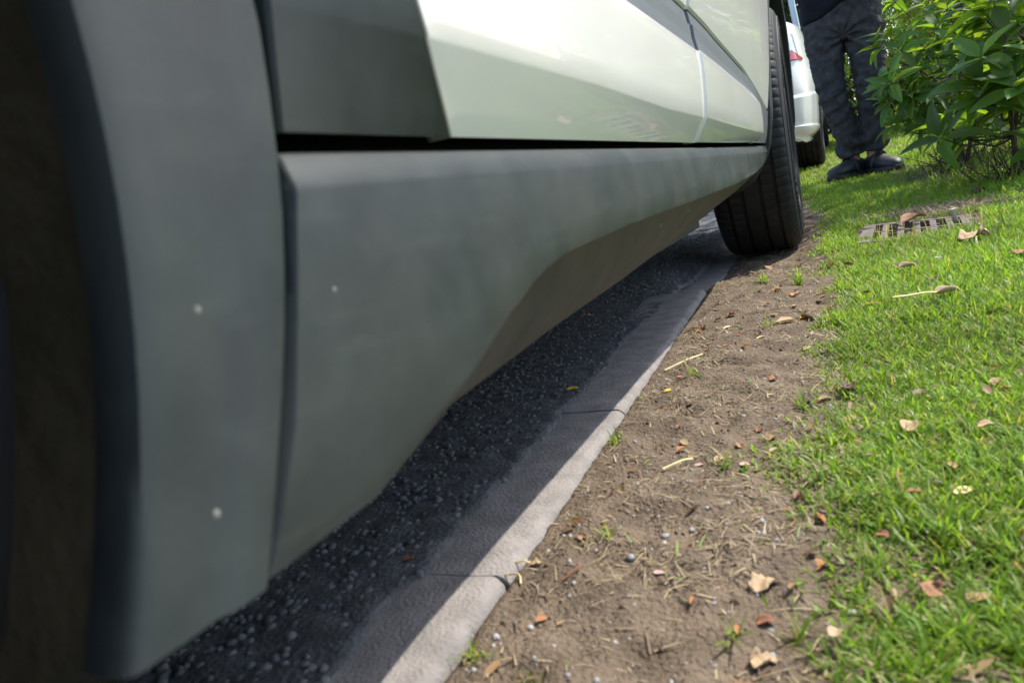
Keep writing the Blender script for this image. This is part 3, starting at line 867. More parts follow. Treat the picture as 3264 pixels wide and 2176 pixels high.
# ---- wheels
def tyre_mesh(R=.333, w=.107, sip=84, per=5):
    s = w / .107; k = R / .333
    P = [(-.083, .215), (-.094, .228), (-.103, .245), (-.107, .268), (-.1055, .290), (-.101, .309), (-.0955, .3195), (-.088, .3265), (-.080, .3302), (-.064, .3318), (-.0632, .3245), (-.0562, .3245), (-.0554, .3324), (-.0275, .3331), (-.0267, .3258), (-.0187, .3258), (-.0179, .3332), (.0179, .3332), (.0187, .3258), (.0267, .3258), (.0275, .3331), (.0554, .3324), (.0562, .3245), (.0632, .3245), (.064, .3318), (.080, .3302), (.088, .3265), (.0955, .3195), (.0965, .3165), (.0985, .3160), (.101, .309), (.1045, .3000), (.1070, .2985), (.1060, .290), (.1070, .272), (.1085, .270), (.1085, .2675), (.107, .2655), (.103, .245), (.1035, .2425), (.098, .240), (.094, .228), (.083, .215), (.07, .212), (-.07, .212)]
    n = sip * per; rows = []
    for q in range(n):
        a = 2 * math.pi * q / n; ph = q % per; rr = []
        for (x, r) in P:
            d = 0
            if .27 < r and .064 <= abs(x) <= .0955 and r > .318:
                d = -.0026 if ph == 0 else 0
            if abs(x) < .056 and r > .33 and q % (per * 1) == 2 and (abs(x) > .027): d = -.0018
            r2 = (r + d) * k; rr.append((x * s, r2 * math.cos(a), r2 * math.sin(a)))
        rows.append(rr)
    m = len(P); V = [p for r in rows for p in r]; F = []
    for q in range(n):
        q2 = (q + 1) % n
        for j in range(m):
            j2 = (j + 1) % m; F.append((q * m + j, q * m + j2, q2 * m + j2, q2 * m + j))
    # raised lettering blocks on the sidewall
    mb = MB(); mb.V = V; mb.F = F
    r_ = random.Random(4)
    for a0, nn in ((.3, 9), (2.2, 12), (3.65, 7), (4.9, 10)):
        for c in range(nn):
            a = a0 + c * .052
            if r_.random() < .15: continue
            for (da, dr, wa, wr) in r_.sample([(-.014, 0, .005, .011), (.014, 0, .005, .011), (0, .009, .016, .003), (0, -.009, .016, .003), (0, 0, .014, .003)], 3):
                Q = []
                for zx in (.1055, .1082):
                    for (sa, sr) in ((-1, -1), (1, -1), (1, 1), (-1, 1)):
                        rr = (.283 + dr + sr * wr) * k; aa = a + da + sa * wa; Q.append((zx * s, rr * math.cos(aa), rr * math.sin(aa)))
                mb.add((Q, [(4, 5, 6, 7), (0, 1, 5, 4), (1, 2, 6, 5), (2, 3, 7, 6), (3, 0, 4, 7)]))
    return mesh('tyre', mb.V, [tuple(reversed(f)) for f in mb.F], True, 32)


def rim_mesh(R=.215):
    mb = MB(); prof = [(-.08, R), (-.08, R - .012), (.035, R - .03), (.05, R - .012), (.06, R - .004), (.065, R)]
    n = 48; mb.add(loft([[(x, r * math.cos(2 * math.pi * q / n), r * math.sin(2 * math.pi * q / n)) for x, r in prof] for q in range(n + 1)]))
    for q in range(5):
        a = 2 * math.pi * q / 5
        for d in (-.16, .16):
            e = a + d; mb.add(tube([(.045, .04 * math.cos(a + d * .6), .04 * math.sin(a + d * .6)), (.045, .12 * math.cos(a + d * .8), .12 * math.sin(a + d * .8)), (.04, (R - .02) * math.cos(e), (R - .02) * math.sin(e))], [.02, .016, .015], 6))
    mb.add(tube([(.0, 0, 0), (.055, 0, 0)], [.055, .045], 20))
    return mesh('rim', mb.V, mb.F, True, 40)


TY, RIM = tyre_mesh(), rim_mesh()
HUBM = mesh('brake_disc', *tube([(-.02, 0, 0), (.0, 0, 0)], [.14, .14], 32), True, 40)
for me, m in ((TY, 'rubber'), (RIM, 'alloy'), (HUBM, 'black')): me.materials.append(M[m])


def wheel(parent, u, v, z, side, tm=TY, rm=RIM, hm=HUBM, sc=1., steer=0.):
    h = link('wheel', hm, None, parent); h.location = (u, v, z); h.rotation_euler = (0, 0, (0 if side > 0 else math.pi) + steer); h.scale = (sc,) * 3
    link('tyre', tm, None, h); link('rim', rm, None, h)
    return h


for v in (RA, FA):
    w = wheel(suv, -.073, v, HUB - (.001 if v < 1 else .023), 1, steer=(0 if v < 1 else math.radians(2.4))); wheel(suv, -1.66, v, HUB - .001, -1)
# ================================================================== the white sedan parked ahead
sedan = empty('parked_sedan', (.083, 5.25, .047), (math.radians(2.), 0, math.radians(-2.1)))
tag(sedan, 'white sedan seen from behind, parked past the SUV\'s front wheel', 'car')
SU = -.87
#      v     ur    zb   belt   ue    zt
SS = [(-.06, -.42, .46, .86, .42, .96), (-.03, -.27, .36, .93, .54, 1.03), (.02, -.155, .29, .97, .58, 1.07), (.10, -.085, .255, .985, .60, 1.09), (.22, -.04, .235, .985, .61, 1.105), (.40, -.012, .23, .98, .61, 1.115), (.60, -.003, .22, .975, .59, 1.13), (.95, .0, .21, .96, .55, 1.24), (1.30, .0, .20, .91, .53, 1.37), (1.7, .0, .20, .90, .53, 1.44), (2.3, .0, .20, .89, .53, 1.435), (2.75, -.002, .20, .89, .54, 1.30), (3.25, -.004, .21, .90, .60, 1.00), (3.6, -.006, .21, .88, .60, .95), (4.1, -.04, .22, .80, .55, .87), (4.4, -.14, .25, .70, .48, .77), (4.5, -.28, .33, .60, .40, .66)]


def sed_par(v):
    A = np.array(SS); return [np.interp(v, A[:, 0], A[:, k]) for k in range(1, 6)]


def sed_half(v, n=34):
    ur, zb, belt, ue, zt = sed_par(v); hw = ur - SU
    R = [(0, zb), (hw * .5, zb), (hw - .12, zb + .004), (hw - .045, zb + .035), (hw - .02, zb + .10), (hw - .006, .48), (hw, .60), (hw - .018, .74), (hw - .05, belt - .05), (hw - .085, belt), (min(ue + .03, hw - .1), max(belt + .01, zt - .07)), (min(ue - .04, hw - .16), zt - .012), (ue * .5, zt + .006), (0, zt + .01)]
    return smooth_curve([np.array([x, z]) for x, z in R], n)


def sed_sec(v):
    h = sed_half(v); return [(SU + x, v, z) for x, z in h] + [(SU - x, v, z) for x, z in h[-2:0:-1]]


vs = np.concatenate([[-.06, -.045, -.03, -.01, .02, .06, .1, .16, .22, .3], np.arange(.4, 4.4, .1), [4.4, 4.45, 4.5]])
body2 = link('body', mesh('body', *loft([sed_sec(v) for v in vs], closed=True, caps=True, flip=True), True, 45), M['paint2'], sedan)
S_R, S_F, S_HUB = .95, 3.60, .312
cuts = []
bpy.context.view_layer.update()
for ax in (S_R, S_F):
    for (u0, u1) in ((-.30, .3), (-2.0, -1.44)):
        co = link('cut', mesh('cut', *tube([(u0, ax, S_HUB), (u1, ax, S_HUB)], [.352, .352], 48), False)); co.location = sedan.location; co.rotation_euler = sedan.rotation_euler; cuts.append(co)
bpy.context.view_layer.update()
for co in cuts:
    b = body2.modifiers.new('b', 'BOOLEAN'); b.operation = 'DIFFERENCE'; b.object = co; b.solver = 'EXACT'
nm = evaluated(body2); body2.modifiers.clear(); body2.data = nm; nm.name = 'body'; nm.shade_smooth(); nm.set_sharp_from_angle(angle=math.radians(40))
for co in cuts: bpy.data.objects.remove(co)
for ax in (S_R, S_F):
    for u_in, u_out in ((-.31, -.02), (-1.43, -1.72)):
        rows = [[(u_in, ax + .05 * math.cos(t), S_HUB + .05 * math.sin(t)), (u_in, ax + .354 * math.cos(t), S_HUB + .354 * math.sin(t)), (u_out, ax + .3545 * math.cos(t), S_HUB + .3545 * math.sin(t))] for t in np.linspace(math.radians(-20), math.radians(200), 30)]
        link('wheel_well_liner', mesh('wheel_well_liner', *loft(rows), True, 50), M['black'], sedan)
    wheel(sedan, -.108, ax, S_HUB, 1, sc=S_HUB / .333); wheel(sedan, -1.63, ax, S_HUB, -1, sc=S_HUB / .333)


def skin_patch(name, m, v0, v1, z0, z1, off, parent, nv=16, nz=10, side=1, zf=None, thick=.006):
    """a sheet lying on the sedan's flank between two heights"""
    rows = []
    for v in np.linspace(v0, v1, nv):
        h = sed_half(v, 80); k = [i for i in range(80) if h[i][1] >= .3 or h[i][0] > .5]
        hz = [h[i][1] for i in range(14, 60)]; hx = [h[i][0] for i in range(14, 60)]
        a, b = (z0, z1) if zf is None else zf((v - v0) / (v1 - v0)); r = []
        for z in np.linspace(a, b, nz):
            x = float(np.interp(z, hz, hx)); r.append((SU + side * (x + off), v - (off * max(0, (.25 - v) / .25)), z))
        rows.append(r)
    o = link(name, mesh(name, *loft(rows, flip=side > 0), True, 60), m, parent)
    s = o.modifiers.new('t', 'SOLIDIFY'); s.thickness = thick; s.offset = -1
    return o


for sd in (1, -1):
    lamp = skin_patch('tail_light', M['lamp_red'], -.052, .20, .74, .81, .006, sedan, side=sd, zf=lambda t: (.735, .825 - .08 * t ** 1.5))
    skin_patch('clear_lens', M['lamp_clear'], -.052, .15, .83, .90, .006, lamp, side=sd, zf=lambda t: (.827 - .07 * t ** 1.5, .945 - .05 * t))
    skin_patch('upper_lens', M['lamp_red'], -.052, .09, .90, .93, .006, lamp, side=sd, zf=lambda t: (.948 - .05 * t, .975 - .045 * t))
    bm_ = skin_patch('rear_bumper', M['paint2'], -.055, .57, .27, .52, .009, sedan, side=sd, nz=16, nv=26, zf=lambda t: (.275 - .05 * min(1, 3 * t), .515 + .015 * t))
    skin_patch('lower_bumper', M['paint2'], -.05, .58, .215, .33, .016, bm_, side=sd, zf=lambda t: (.295 - .085 * min(1, 2.2 * t), .335 - .03 * t))
    mr = MB().box((-.02, -.10, -.055), (.17, .02, .065)).build('door_mirror', M['paint2'], sedan, bevel=.035, seg=3); mr.location = ((.02, 2.75, .985) if sd > 0 else (2 * SU - .17, 2.75, .985))
    for v in (1.62, 2.45):
        h = MB().tube([(0, -.09, 0), (.022, -.06, 0), (.026, 0, 0), (.022, .06, 0), (0, .09, 0)], .011, 8).build('door_handle', M['paint2'], sedan); h.location = (SU + sd * .845, v, .80)
        if sd < 0: h.rotation_euler = (0, 0, math.pi)
    skin_patch('side_window', M['glass'], 1.15, 2.0, .95, 1.3, .006, sedan, side=sd, zf=lambda t: (.95, 1.20 + .14 * t))
    skin_patch('side_window', M['glass'], 2.05, 2.95, .95, 1.3, .006, sedan, side=sd, zf=lambda t: (.945, 1.34 - .30 * t ** 1.3))
    skin_patch('headlight', M['lamp_clear'], 4.12, 4.42, .6, .7, .006, sedan, side=sd, zf=lambda t: (.60, .70 - .04 * t))
quadsheet('rear_window', M['glass'], [(SU - .50, .62, 1.085), (SU + .50, .62, 1.085), (SU + .46, 1.30, 1.392), (SU - .46, 1.30, 1.392)], sedan, bow=.02, nrm=(0, -.4, .9))
quadsheet('windshield', M['glass'], [(SU - .56, 3.15, 1.08), (SU + .56, 3.15, 1.08), (SU + .48, 2.52, 1.385), (SU - .48, 2.52, 1.385)], sedan, bow=.06, nrm=(0, .5, .85))
MB().box((SU - .7, .5, .20), (SU + .7, 4.2, .25)).build('underbody', M['black'], sedan)

# ================================================================== pale lamp post beyond
p0 = at_y(2556, 190, 12.2); base = np.array([p0[0] + .12, 12.2, 0]); base[2] = float(hy(12.2))
lp = empty('lamp_post', tuple(base)); tag(lp, 'pale blue-white steel post rising behind the white sedan', 'post')
lean = np.array([-.085, 0, 1.])
MB().tube([lean * t for t in (0, 1.5, 3, 4.5, 6)], [.048, .044, .041, .037, .034], 8).build('shaft', M['pole'], lp, angle=30)
MB().tube([(0, 0, 0), (-.01, 0, .12)], [.075, .07], 12).build('base_sleeve', M['pole'], lp)
for t in (1.72, 2.10): MB().tube([lean * t, lean * (t + .012)], [.0465, .0465], 8).build('joint_band', M['pole'], lp)
tip = lean * 6
MB().tube([tip, tip + np.array([-.3, -.05, .25]), tip + np.array([-.9, -.1, .35])], [.03, .026, .022], 8).build('arm', M['pole'], lp)
MB().box((-1.6, -.22, 6.30), (-1.1, 0., 6.40)).build('lamp_head', M['pole'], lp, bevel=.03)
# ================================================================== the person
PX, PY = .245, 4.50; PZ = float(land(PX, PY)) + .008
person = empty('person', (PX, PY, PZ)); tag(person, 'person in dark jeans, navy shirt and black strapped shoes standing beside the shrub', 'person')
# local: x right in the picture, -y towards the camera


def chain(pts, rad, n=16, m=14, ell=1.):
    P = smooth_curve(pts, m); R = np.interp(np.linspace(0, len(rad) - 1, m), range(len(rad)), rad)
    return tube(P, list(R), n, ell)


def ellip(c, r, n=16):
    rows = []
    for i in range(1, n):
        a = math.pi * i / n; rows.append([(c[0] + r[0] * math.sin(a) * math.cos(b), c[1] + r[1] * math.sin(a) * math.sin(b), c[2] - r[2] * math.cos(a)) for b in np.linspace(0, 2 * math.pi, 20, endpoint=False)])
    return loft(rows, closed=True, caps=True)


def torso(secs, n=28, m=20):
    """secs: (x, y, z, rx, ry)"""
    S = smooth_curve([np.array(s, float) for s in secs], m)
    return loft([[(s[0] + s[3] * math.cos(b), s[1] + s[4] * math.sin(b), s[2]) for b in np.linspace(0, 2 * math.pi, n, endpoint=False)] for s in S], closed=True, caps=True)


legL = [(-.105, .0, .80), (-.105, -.005, .62), (-.095, -.025, .43), (-.05, .0, .24), (-.036, .01, .115)]
legR = [(.075, .0, .80), (.085, -.015, .62), (.088, -.03, .44), (.078, -.0, .25), (.080, .01, .125)]
jm = remeshed('jeans', [chain(legL, [.103, .087, .070, .064, .064]), chain(legR, [.103, .090, .073, .066, .066]), torso([(-.015, .01, .70, .155, .105), (-.012, .01, .78, .186, .128), (-.008, .008, .86, .183, .13), (-.008, .006, .94, .175, .128)])], .0065, 5)
co = np.empty(len(jm.vertices) * 3); jm.vertices.foreach_get('co', co); co = co.reshape(-1, 3)
no = np.empty(len(jm.vertices) * 3); jm.vertex_normals.foreach_get('vector', no); no = no.reshape(-1, 3)
x, y, z = co.T
side = np.where(x < -.012 - .02 * (z < .5), -1., 1.)
w = 0
# fan of folds from the crotch, bunching behind the knee and at the hems
an = np.arctan2(z - .72, (x + .015)); rr = np.hypot(z - .72, x + .015)
w = w + .009 * np.sin(an * 9 + 5 * fbm(x * 9, z * 9, 201, 2) + rr * 14) * np.exp(-(rr / .17) ** 2) * (y < .06)
w = w + .010 * np.sin((z + .35 * x * side + .05 * fbm(x * 8, z * 5, 203, 2)) * 95) * np.exp(-((z - .44) / .10) ** 2) * (.5 + fbm(x * 14, z * 10 + y * 9, 205, 2))
w = w + .012 * np.sin((z - .25 * x * side + .06 * fbm(x * 8, z * 5 + y * 6, 207, 2)) * 75) * np.exp(-((z - .165) / .075) ** 2)
w = w + .005 * fbm(x * 14 + y * 5, z * 11, 209, 3) + .004 * (1 - np.abs(2 * fbm(x * 9 + y * 7, (z + .4 * x * side) * 26, 213, 2))) ** 3
w = w + .008 * np.sin((z + .5 * x + .04 * fbm(x * 6, z * 6, 211, 2)) * 85) * np.exp(-((z - .70) / .07) ** 2) * ss(-.02, .06, x)
co += no * w[:, None]; jm.vertices.foreach_set('co', co.ravel()); jm.update()
jeans = link('jeans', jm, M['denim'], person)
# pocket edge, side seams
MB().tube([(.045, -.128, .885), (.085, -.122, .872), (.12, -.105, .885), (.145, -.08, .905)], .0022, 6).build('pocket_seam', M['denim'], jeans)
sm = remeshed('shirt', [torso([(-.018, .005, .825, .188, .142), (-.018, 0, .90, .192, .155), (-.03, -.01, 1.02, .198, .16), (-.035, 0, 1.18, .195, .135), (-.03, .01, 1.31, .175, .11), (-.03, .015, 1.385, .09, .08), (-.03, .015, 1.42, .065, .065)]),
                        chain([(-.19, .01, 1.335), (-.255, .01, 1.25), (-.275, .0, 1.12)], [.075, .068, .062]), chain([(.13, .01, 1.335), (.195, .01, 1.25), (.215, .0, 1.12)], [.075, .068, .062])], .008, 6)
co = np.empty(len(sm.vertices) * 3); sm.vertices.foreach_get('co', co); co = co.reshape(-1, 3)
no = np.empty(len(sm.vertices) * 3); sm.vertex_normals.foreach_get('vector', no); no = no.reshape(-1, 3); x, y, z = co.T
co += no * (.008 * fbm(x * 9 + z * 4, z * 7 + y * 6, 221, 3) + .005 * np.sin((z + .5 * x) * 60 + 4 * fbm(x * 6, z * 6, 223, 2)) * np.exp(-((z - .86) / .09) ** 2))[:, None]
low = z < .90; co[low, 2] += (.11 * ss(-.14, .13, x[low])) * ss(.92, .82, z[low]); sm.vertices.foreach_set('co', co.ravel()); sm.update()
link('shirt', sm, M['shirt'], person)
# body under the clothes: one continuous figure, forearms lifted to hold something in front of the chest
parts = [torso([(-.02, .01, .78, .14, .10), (-.035, 0, 1.0, .15, .11), (-.03, .01, 1.25, .15, .095), (-.03, .015, 1.38, .08, .07)]), chain([(-.03, .015, 1.34), (-.03, .01, 1.47)], [.058, .054]),
         ellip((-.03, -.005, 1.575), (.074, .092, .115)), ellip((-.03, -.02, 1.52), (.058, .07, .06)), ellip((-.03, -.10, 1.565), (.014, .02, .022)), ellip((-.106, .01, 1.57), (.012, .02, .03)), ellip((.046, .01, 1.57), (.012, .02, .03)), ellip((-.03, -.083, 1.527), (.024, .012, .007)), ellip((-.03, -.078, 1.605), (.05, .018, .012)),
         chain(legL[:4] + [(-.030, .01, .04)], [.075, .065, .05, .045, .04]), chain(legR[:4] + [(.078, .01, .04)], [.075, .065, .05, .045, .04])]
for s, sx in ((-1, -.245), (1, .185)):
    sh, el, wr = np.array((sx + s * .02, .01, 1.30)), np.array((sx + s * .03, -.02, 1.06)), np.array((sx - s * .11, -.24, 1.17))
    parts += [chain([sh, (sh + el) / 2, el], [.052, .046, .04]), chain([el, (el + wr) / 2, wr], [.041, .036, .026])]
    d = (wr - el) / np.linalg.norm(wr - el); up = np.array([0, 0, 1.]); sd = np.cross(d, up); sd /= np.linalg.norm(sd); up = np.cross(sd, d)
    pm = wr + d * .05
    parts.append(chain([wr, pm, wr + d * .088], [.024, .036, .034], ell=.5))
    for q, ln in enumerate((.065, .075, .07, .055)):
        b = wr + d * .085 + up * (.027 - .018 * q); parts.append(chain([b, b + d * ln * .5 - sd * s * .006, b + d * ln * .75 - sd * s * .028], [.0095, .009, .0075], 8, 7))
    b = wr + d * .03 + up * .028; parts.append(chain([b, b + d * .035 + up * .022, b + d * .06 + up * .022 - sd * s * .012], [.012, .011, .009], 8, 7))
bmh = remeshed('body', parts, .0055, 3); link('body', bmh, M['skin'], person)
hr = remeshed('hair', [ellip((-.03, .012, 1.60), (.081, .096, .105))], .008, 3)
bm = bmesh.new(); bm.from_mesh(hr)
bmesh.ops.delete(bm, geom=[v for v in bm.verts if v.co.z < 1.56 and v.co.y < .03 or v.co.y < -.055 and v.co.z < 1.645 or v.co.z < 1.52], context='VERTS'); bm.to_mesh(hr); bm.free()
link('hair', hr, M['hair'], person)
for ex in (-.058, -.002): link('eye', mesh('eye', *ellip((ex, -.086, 1.585), (.012, .008, .008)), True, None), M['hair'], person)


def shoe(loc, yaw, name='shoe'):
    S = [(.095, .030, .002, .046), (.075, .038, .002, .066), (.03, .039, .002, .080), (-.02, .041, .002, .078), (-.07, .046, .002, .062), (-.12, .048, .002, .054), (-.155, .040, .003, .046), (-.178, .022, .006, .032), (-.186, .008, .012, .022)]
    n = 18; rows = []
    for (yy, wd, z0, z1) in S:
        r = []
        for b in np.linspace(0, 2 * math.pi, n, endpoint=False):
            c, s = math.cos(b), math.sin(b); zz = (z0 + z1) / 2 + (z1 - z0) / 2 * (abs(s) ** .8) * (1 if s > 0 else -1)
            r.append((wd * (abs(c) ** .7) * (1 if c > 0 else -1) * (1 - .25 * max(0, s)), yy, zz + .012))
        rows.append(r)
    s0 = link(name, mesh(name, *loft(rows, closed=True, caps=True), True, None), M['shoe'], person)
    rows = []
    O = [(.10, .0), (.098, .022), (.08, .038), (.03, .042), (-.02, .043), (-.07, .049), (-.12, .052), (-.16, .042), (-.186, .020), (-.192, 0)]
    out = [(x, yy) for yy, x in O] + [(-x, yy) for yy, x in O[-2:0:-1]]
    for z, k in ((0, .96), (.004, 1.), (.018, 1.), (.022, .97)): rows.append([(x * k, yy * k, z + (.006 if yy < -.17 else 0)) for x, yy in out])
    link('sole', mesh('sole', *loft(rows, closed=True, caps=True), True, 40), M['sole'], s0)
    st = [(.046 * math.cos(a), -.015 - .012 * math.sin(a), .030 + .066 * math.sin(a)) for a in np.linspace(-.1, math.pi + .1, 14)]
    rows = [[(p[0], p[1] - .011, p[2]), (p[0] * 1.05, p[1] - .009, p[2] + .003), (p[0] * 1.05, p[1] + .009, p[2] + .003), (p[0], p[1] + .011, p[2])] for p in st]
    link('strap', mesh('strap', *loft(rows), True, 50), M['shoe'], s0)
    s0.scale = (1.04, 1.02, 1.15); s0.location = loc; s0.rotation_euler = (0, 0, yaw)


shoe((-.040, -.01, .0), math.radians(-38)); shoe((.083, -.02, .0), math.radians(28))
# ================================================================== shrubs with large glossy leaves
def leaf_shape(name, wid, fold, droop, nl=7, wave=0., tip=1.):
    V = []; hw = [-1, -.5, 0, .5, 1]
    for i in range(nl + 1):
        t = i / nl; w = wid * (math.sin(math.pi * min(1, t ** .85)) ** .75 if 0 < t < 1 else 0) * (1 - .25 * t) + (.006 if t < .1 else 0)
        for s in hw: V.append((w * s, t, fold * w * abs(s) * (1 - .3 * abs(s)) - droop * t * t + wave * math.sin(t * 9 + s) * abs(s)))
    return mesh(name, V, grid_faces(nl + 1, 5), True, None)


LEAVES = [leaf_shape('leaf', .215, .35, .22), leaf_shape('leaf', .195, .55, .34, wave=.012), leaf_shape('leaf', .23, .25, .10, wave=.010), leaf_shape('leaf', .18, .5, .5)]
for l in LEAVES: l.materials.append(M['shrub_leaf'])


def shrub(name, base, tips, label, extra=None, leaf=(.085, .135), seed=0, low=4, nl=(6, 9), stem_r=.0085):
    """tips: world points where rosettes of leaves sit"""
    r = random.Random(seed); base = np.array(base, float); base[2] = float(land(base[0], base[1])) - .01
    e = empty(name, tuple(base)); tag(e, label, 'shrub', 'glossy leaved shrubs beside the lawn'); mb = MB()
    tips = [np.array(t, float) - base for t in tips]
    tips += [t + np.array([r.gauss(0, .07), r.gauss(0, .08), r.gauss(0, .05)]) for t in tips if r.random() < .7]
    tips = [t for t in tips if t[2] > .12]
    mid = sum(tips) / len(tips)
    tips += [np.array([mid[0] * .6 + r.gauss(0, .14), mid[1] * .6 + r.gauss(0, .14), r.uniform(.09, .24)]) for k in range(low)]
    # a few main stems, each tip hangs on the nearest
    mains = []
    for k in range(4):
        a = r.uniform(0, 6.28); d = r.uniform(.05, .16); top = max(t[2] for t in tips) * r.uniform(.55, .8)
        P = smooth_curve([(r.uniform(-.03, .03), r.uniform(-.03, .03), -.02), (d * .4 * math.cos(a) + r.uniform(-.02, .02), d * .4 * math.sin(a), top * .4), (d * math.cos(a), d * math.sin(a), top)], 9)
        mains.append(P); mb.tube(P, [stem_r * (1.25 - .09 * q) for q in range(9)], 7)
    allm = [(P[q], q) for P in mains for q in range(2, 9)]
    for t in tips:
        c = min(allm, key=lambda m: np.linalg.norm(m[0] - t) + (.3 if m[0][2] > t[2] else 0))[0]
        md = (c + t) / 2 + np.array([r.uniform(-.02, .02), r.uniform(-.02, .02), -.03])
        P = smooth_curve([c, md, t], 7); mb.tube(P, [stem_r * .55 - stem_r * .05 * q for q in range(7)], 6)
    b = mb.build('branches', M['bark_pale'], e, angle=None)
    tw = MB()                                                          # tangle of dry twigs round the foot
    for k in range(70):
        a = r.uniform(0, 6.28); q = r.uniform(.02, .16); p = np.array([q * math.cos(a), q * math.sin(a), 0.]); d = np.array([r.gauss(0, .5), r.gauss(0, .5), r.uniform(.3, 1.)]); d /= np.linalg.norm(d); ln = r.uniform(.08, .26)
        tw.tube([p, p + d * ln * .5 + np.array([r.gauss(0, .012), r.gauss(0, .012), 0]), p + d * ln + np.array([r.gauss(0, .03), r.gauss(0, .03), -.02])], [.0022, .0016, .0008], 4)
    tw.build('twigs', M['bark'], e, angle=None)
    for t in tips:
        ax = np.array([t[0] * 1.2, t[1] * 1.2, .18 + .4 * t[2]]); ax = ax / np.linalg.norm(ax) + np.array([r.uniform(-.3, .3), r.uniform(-.3, .3), .45]); ax /= np.linalg.norm(ax)
        X, Y, Z = frame_of(ax); n = r.randint(*nl); ph = r.uniform(0, 6.28); sz = r.uniform(.85, 1.15)
        for q in range(n):
            a = ph + q * 2.39996 + r.uniform(-.2, .2); ring = q / (n - 1)          # inner leaves stand up, outer ones spread
            el = (1.05 - .95 * (1 - ring) - .35 * r.random()) if ring > .35 else r.uniform(-.45, .15)
            d = math.cos(el) * (math.cos(a) * X + math.sin(a) * Y) + math.sin(el) * Z
            up = Z - d * (Z @ d) + .0001 * X; up /= np.linalg.norm(up)
            tw = r.uniform(-.35, .35); sd = np.cross(d, up); up = up * math.cos(tw) + sd * math.sin(tw); sd = np.cross(d, up)
            L = r.uniform(*leaf) * sz * (1 - .35 * ring * r.random())
            o = link('leaf', r.choice(LEAVES), None, e)
            m = Matrix.Identity(4); p = t + d * .006 - Z * .012 * (1 - ring)
            for i in range(3): m[i][0] = sd[i] * L; m[i][1] = d[i] * L; m[i][2] = up[i] * L; m[i][3] = p[i]
            o.matrix_basis = m
    return e, base


T = lambda L: [at_y(px, py, y) for px, py, y in L]
shrub('leafy_shrub', (.64, 3.02, 0), T([(3128, 300, 2.86), (3200, 150, 2.9), (3130, 165, 3.0), (3050, 235, 2.95), (3235, 235, 2.8), (3240, 60, 2.95), (3150, 55, 3.1), (3075, 330, 3.0), (3190, 345, 2.9), (3255, 330, 3.0), (3060, 120, 3.15), (3300, 150, 2.9), (3320, 280, 2.8), (3225, 420, 3.1), (3290, 20, 3.05), (3100, 395, 3.1)]),
      'big-leaved green shrub at the right edge, rooted just behind the brown curled leaf', leaf=(.10, .15), seed=1, stem_r=.0085, low=3)
shrub('leafy_shrub', (.62, 3.78, 0), T([(2835, 120, 3.7), (2800, 150, 3.75), (2870, 160, 3.6), (2920, 215, 3.55), (2850, 235, 3.5), (2985, 90, 3.6), (2815, 275, 3.6), (2830, 320, 3.55), (2905, 300, 3.5), (2960, 260, 3.6), (2985, 180, 3.65), (2875, 390, 3.6), (2950, 380, 3.55), (2925, 130, 3.8), (3010, 330, 3.6), (2840, 400, 3.75), (2900, 95, 3.9), (3020, 30, 3.7), (2960, 320, 3.75), (2890, 345, 3.85)]),
      'green shrub spreading in front of the person\'s leg beside the lawn', leaf=(.08, .125), seed=2, nl=(7, 9))
shrub('leafy_shrub', (1.00, 4.15, 0), T([(3010, 20, 4.1), (3060, 60, 4.0), (3110, 20, 4.1), (3040, 130, 4.05), (3090, 190, 3.95), (3000, 215, 4.2), (3040, 290, 4.1), (2960, 170, 4.25), (3160, 110, 4.1), (3150, 260, 4.2), (3000, 390, 4.2), (3080, 400, 4.1), (2950, 60, 4.3), (3130, -50, 4.1), (3050, -60, 4.2), (3200, 30, 4.2), (3220, 330, 4.1), (3160, 400, 4.2), (3240, 190, 4.3), (2990, 440, 4.0), (3060, 450, 4.1), (3100, -150, 4.1), (3180, -220, 4.2), (3040, -190, 4.3), (3250, -120, 4.1), (3300, -240, 4.3), (2980, -110, 4.4), (3120, -300, 4.3), (3220, -330, 4.4)]),
      'taller dense green shrub between the front shrub and the tree trunk', leaf=(.085, .13), seed=3, nl=(6, 8))
shrub('leafy_shrub', (1.30, 3.75, 0), T([(3264, 60, 3.7), (3300, 140, 3.6), (3260, 250, 3.7), (3330, 60, 3.7), (3380, 160, 3.6), (3320, 230, 3.6), (3280, 380, 3.7), (3400, 290, 3.6), (3240, 120, 3.9), (3350, 380, 3.7), (3460, 120, 3.7), (3420, 10, 3.8), (3280, 10, 3.9), (3500, 260, 3.6), (3320, -120, 3.8), (3420, -160, 3.7), (3280, -230, 3.9), (3380, -320, 3.9), (3500, -60, 3.7), (3520, -230, 3.9), (3460, -400, 4.0), (3330, -430, 4.0), (3580, 60, 3.7), (3600, -330, 4.0), (3620, -140, 3.9)]),
      'green shrub half cut off by the upper right edge behind the big-leaved one', leaf=(.10, .15), seed=4)
shrub('leafy_shrub', (1.05, 5.25, 0), T([(2850, 60, 5.2), (2900, 150, 5.1), (2960, 40, 5.2), (2990, 150, 5.2), (2860, 250, 5.2), (2930, 260, 5.1), (3010, 260, 5.2), (3060, 60, 5.3), (3080, 170, 5.2), (2900, 340, 5.2), (2980, 340, 5.1), (3080, 300, 5.2), (2870, 390, 5.2), (3030, 400, 5.2), (3150, 240, 5.2), (3150, 350, 5.2)]),
      'shaded shrub furthest back, under the yellow-green tree', leaf=(.09, .14), seed=5)


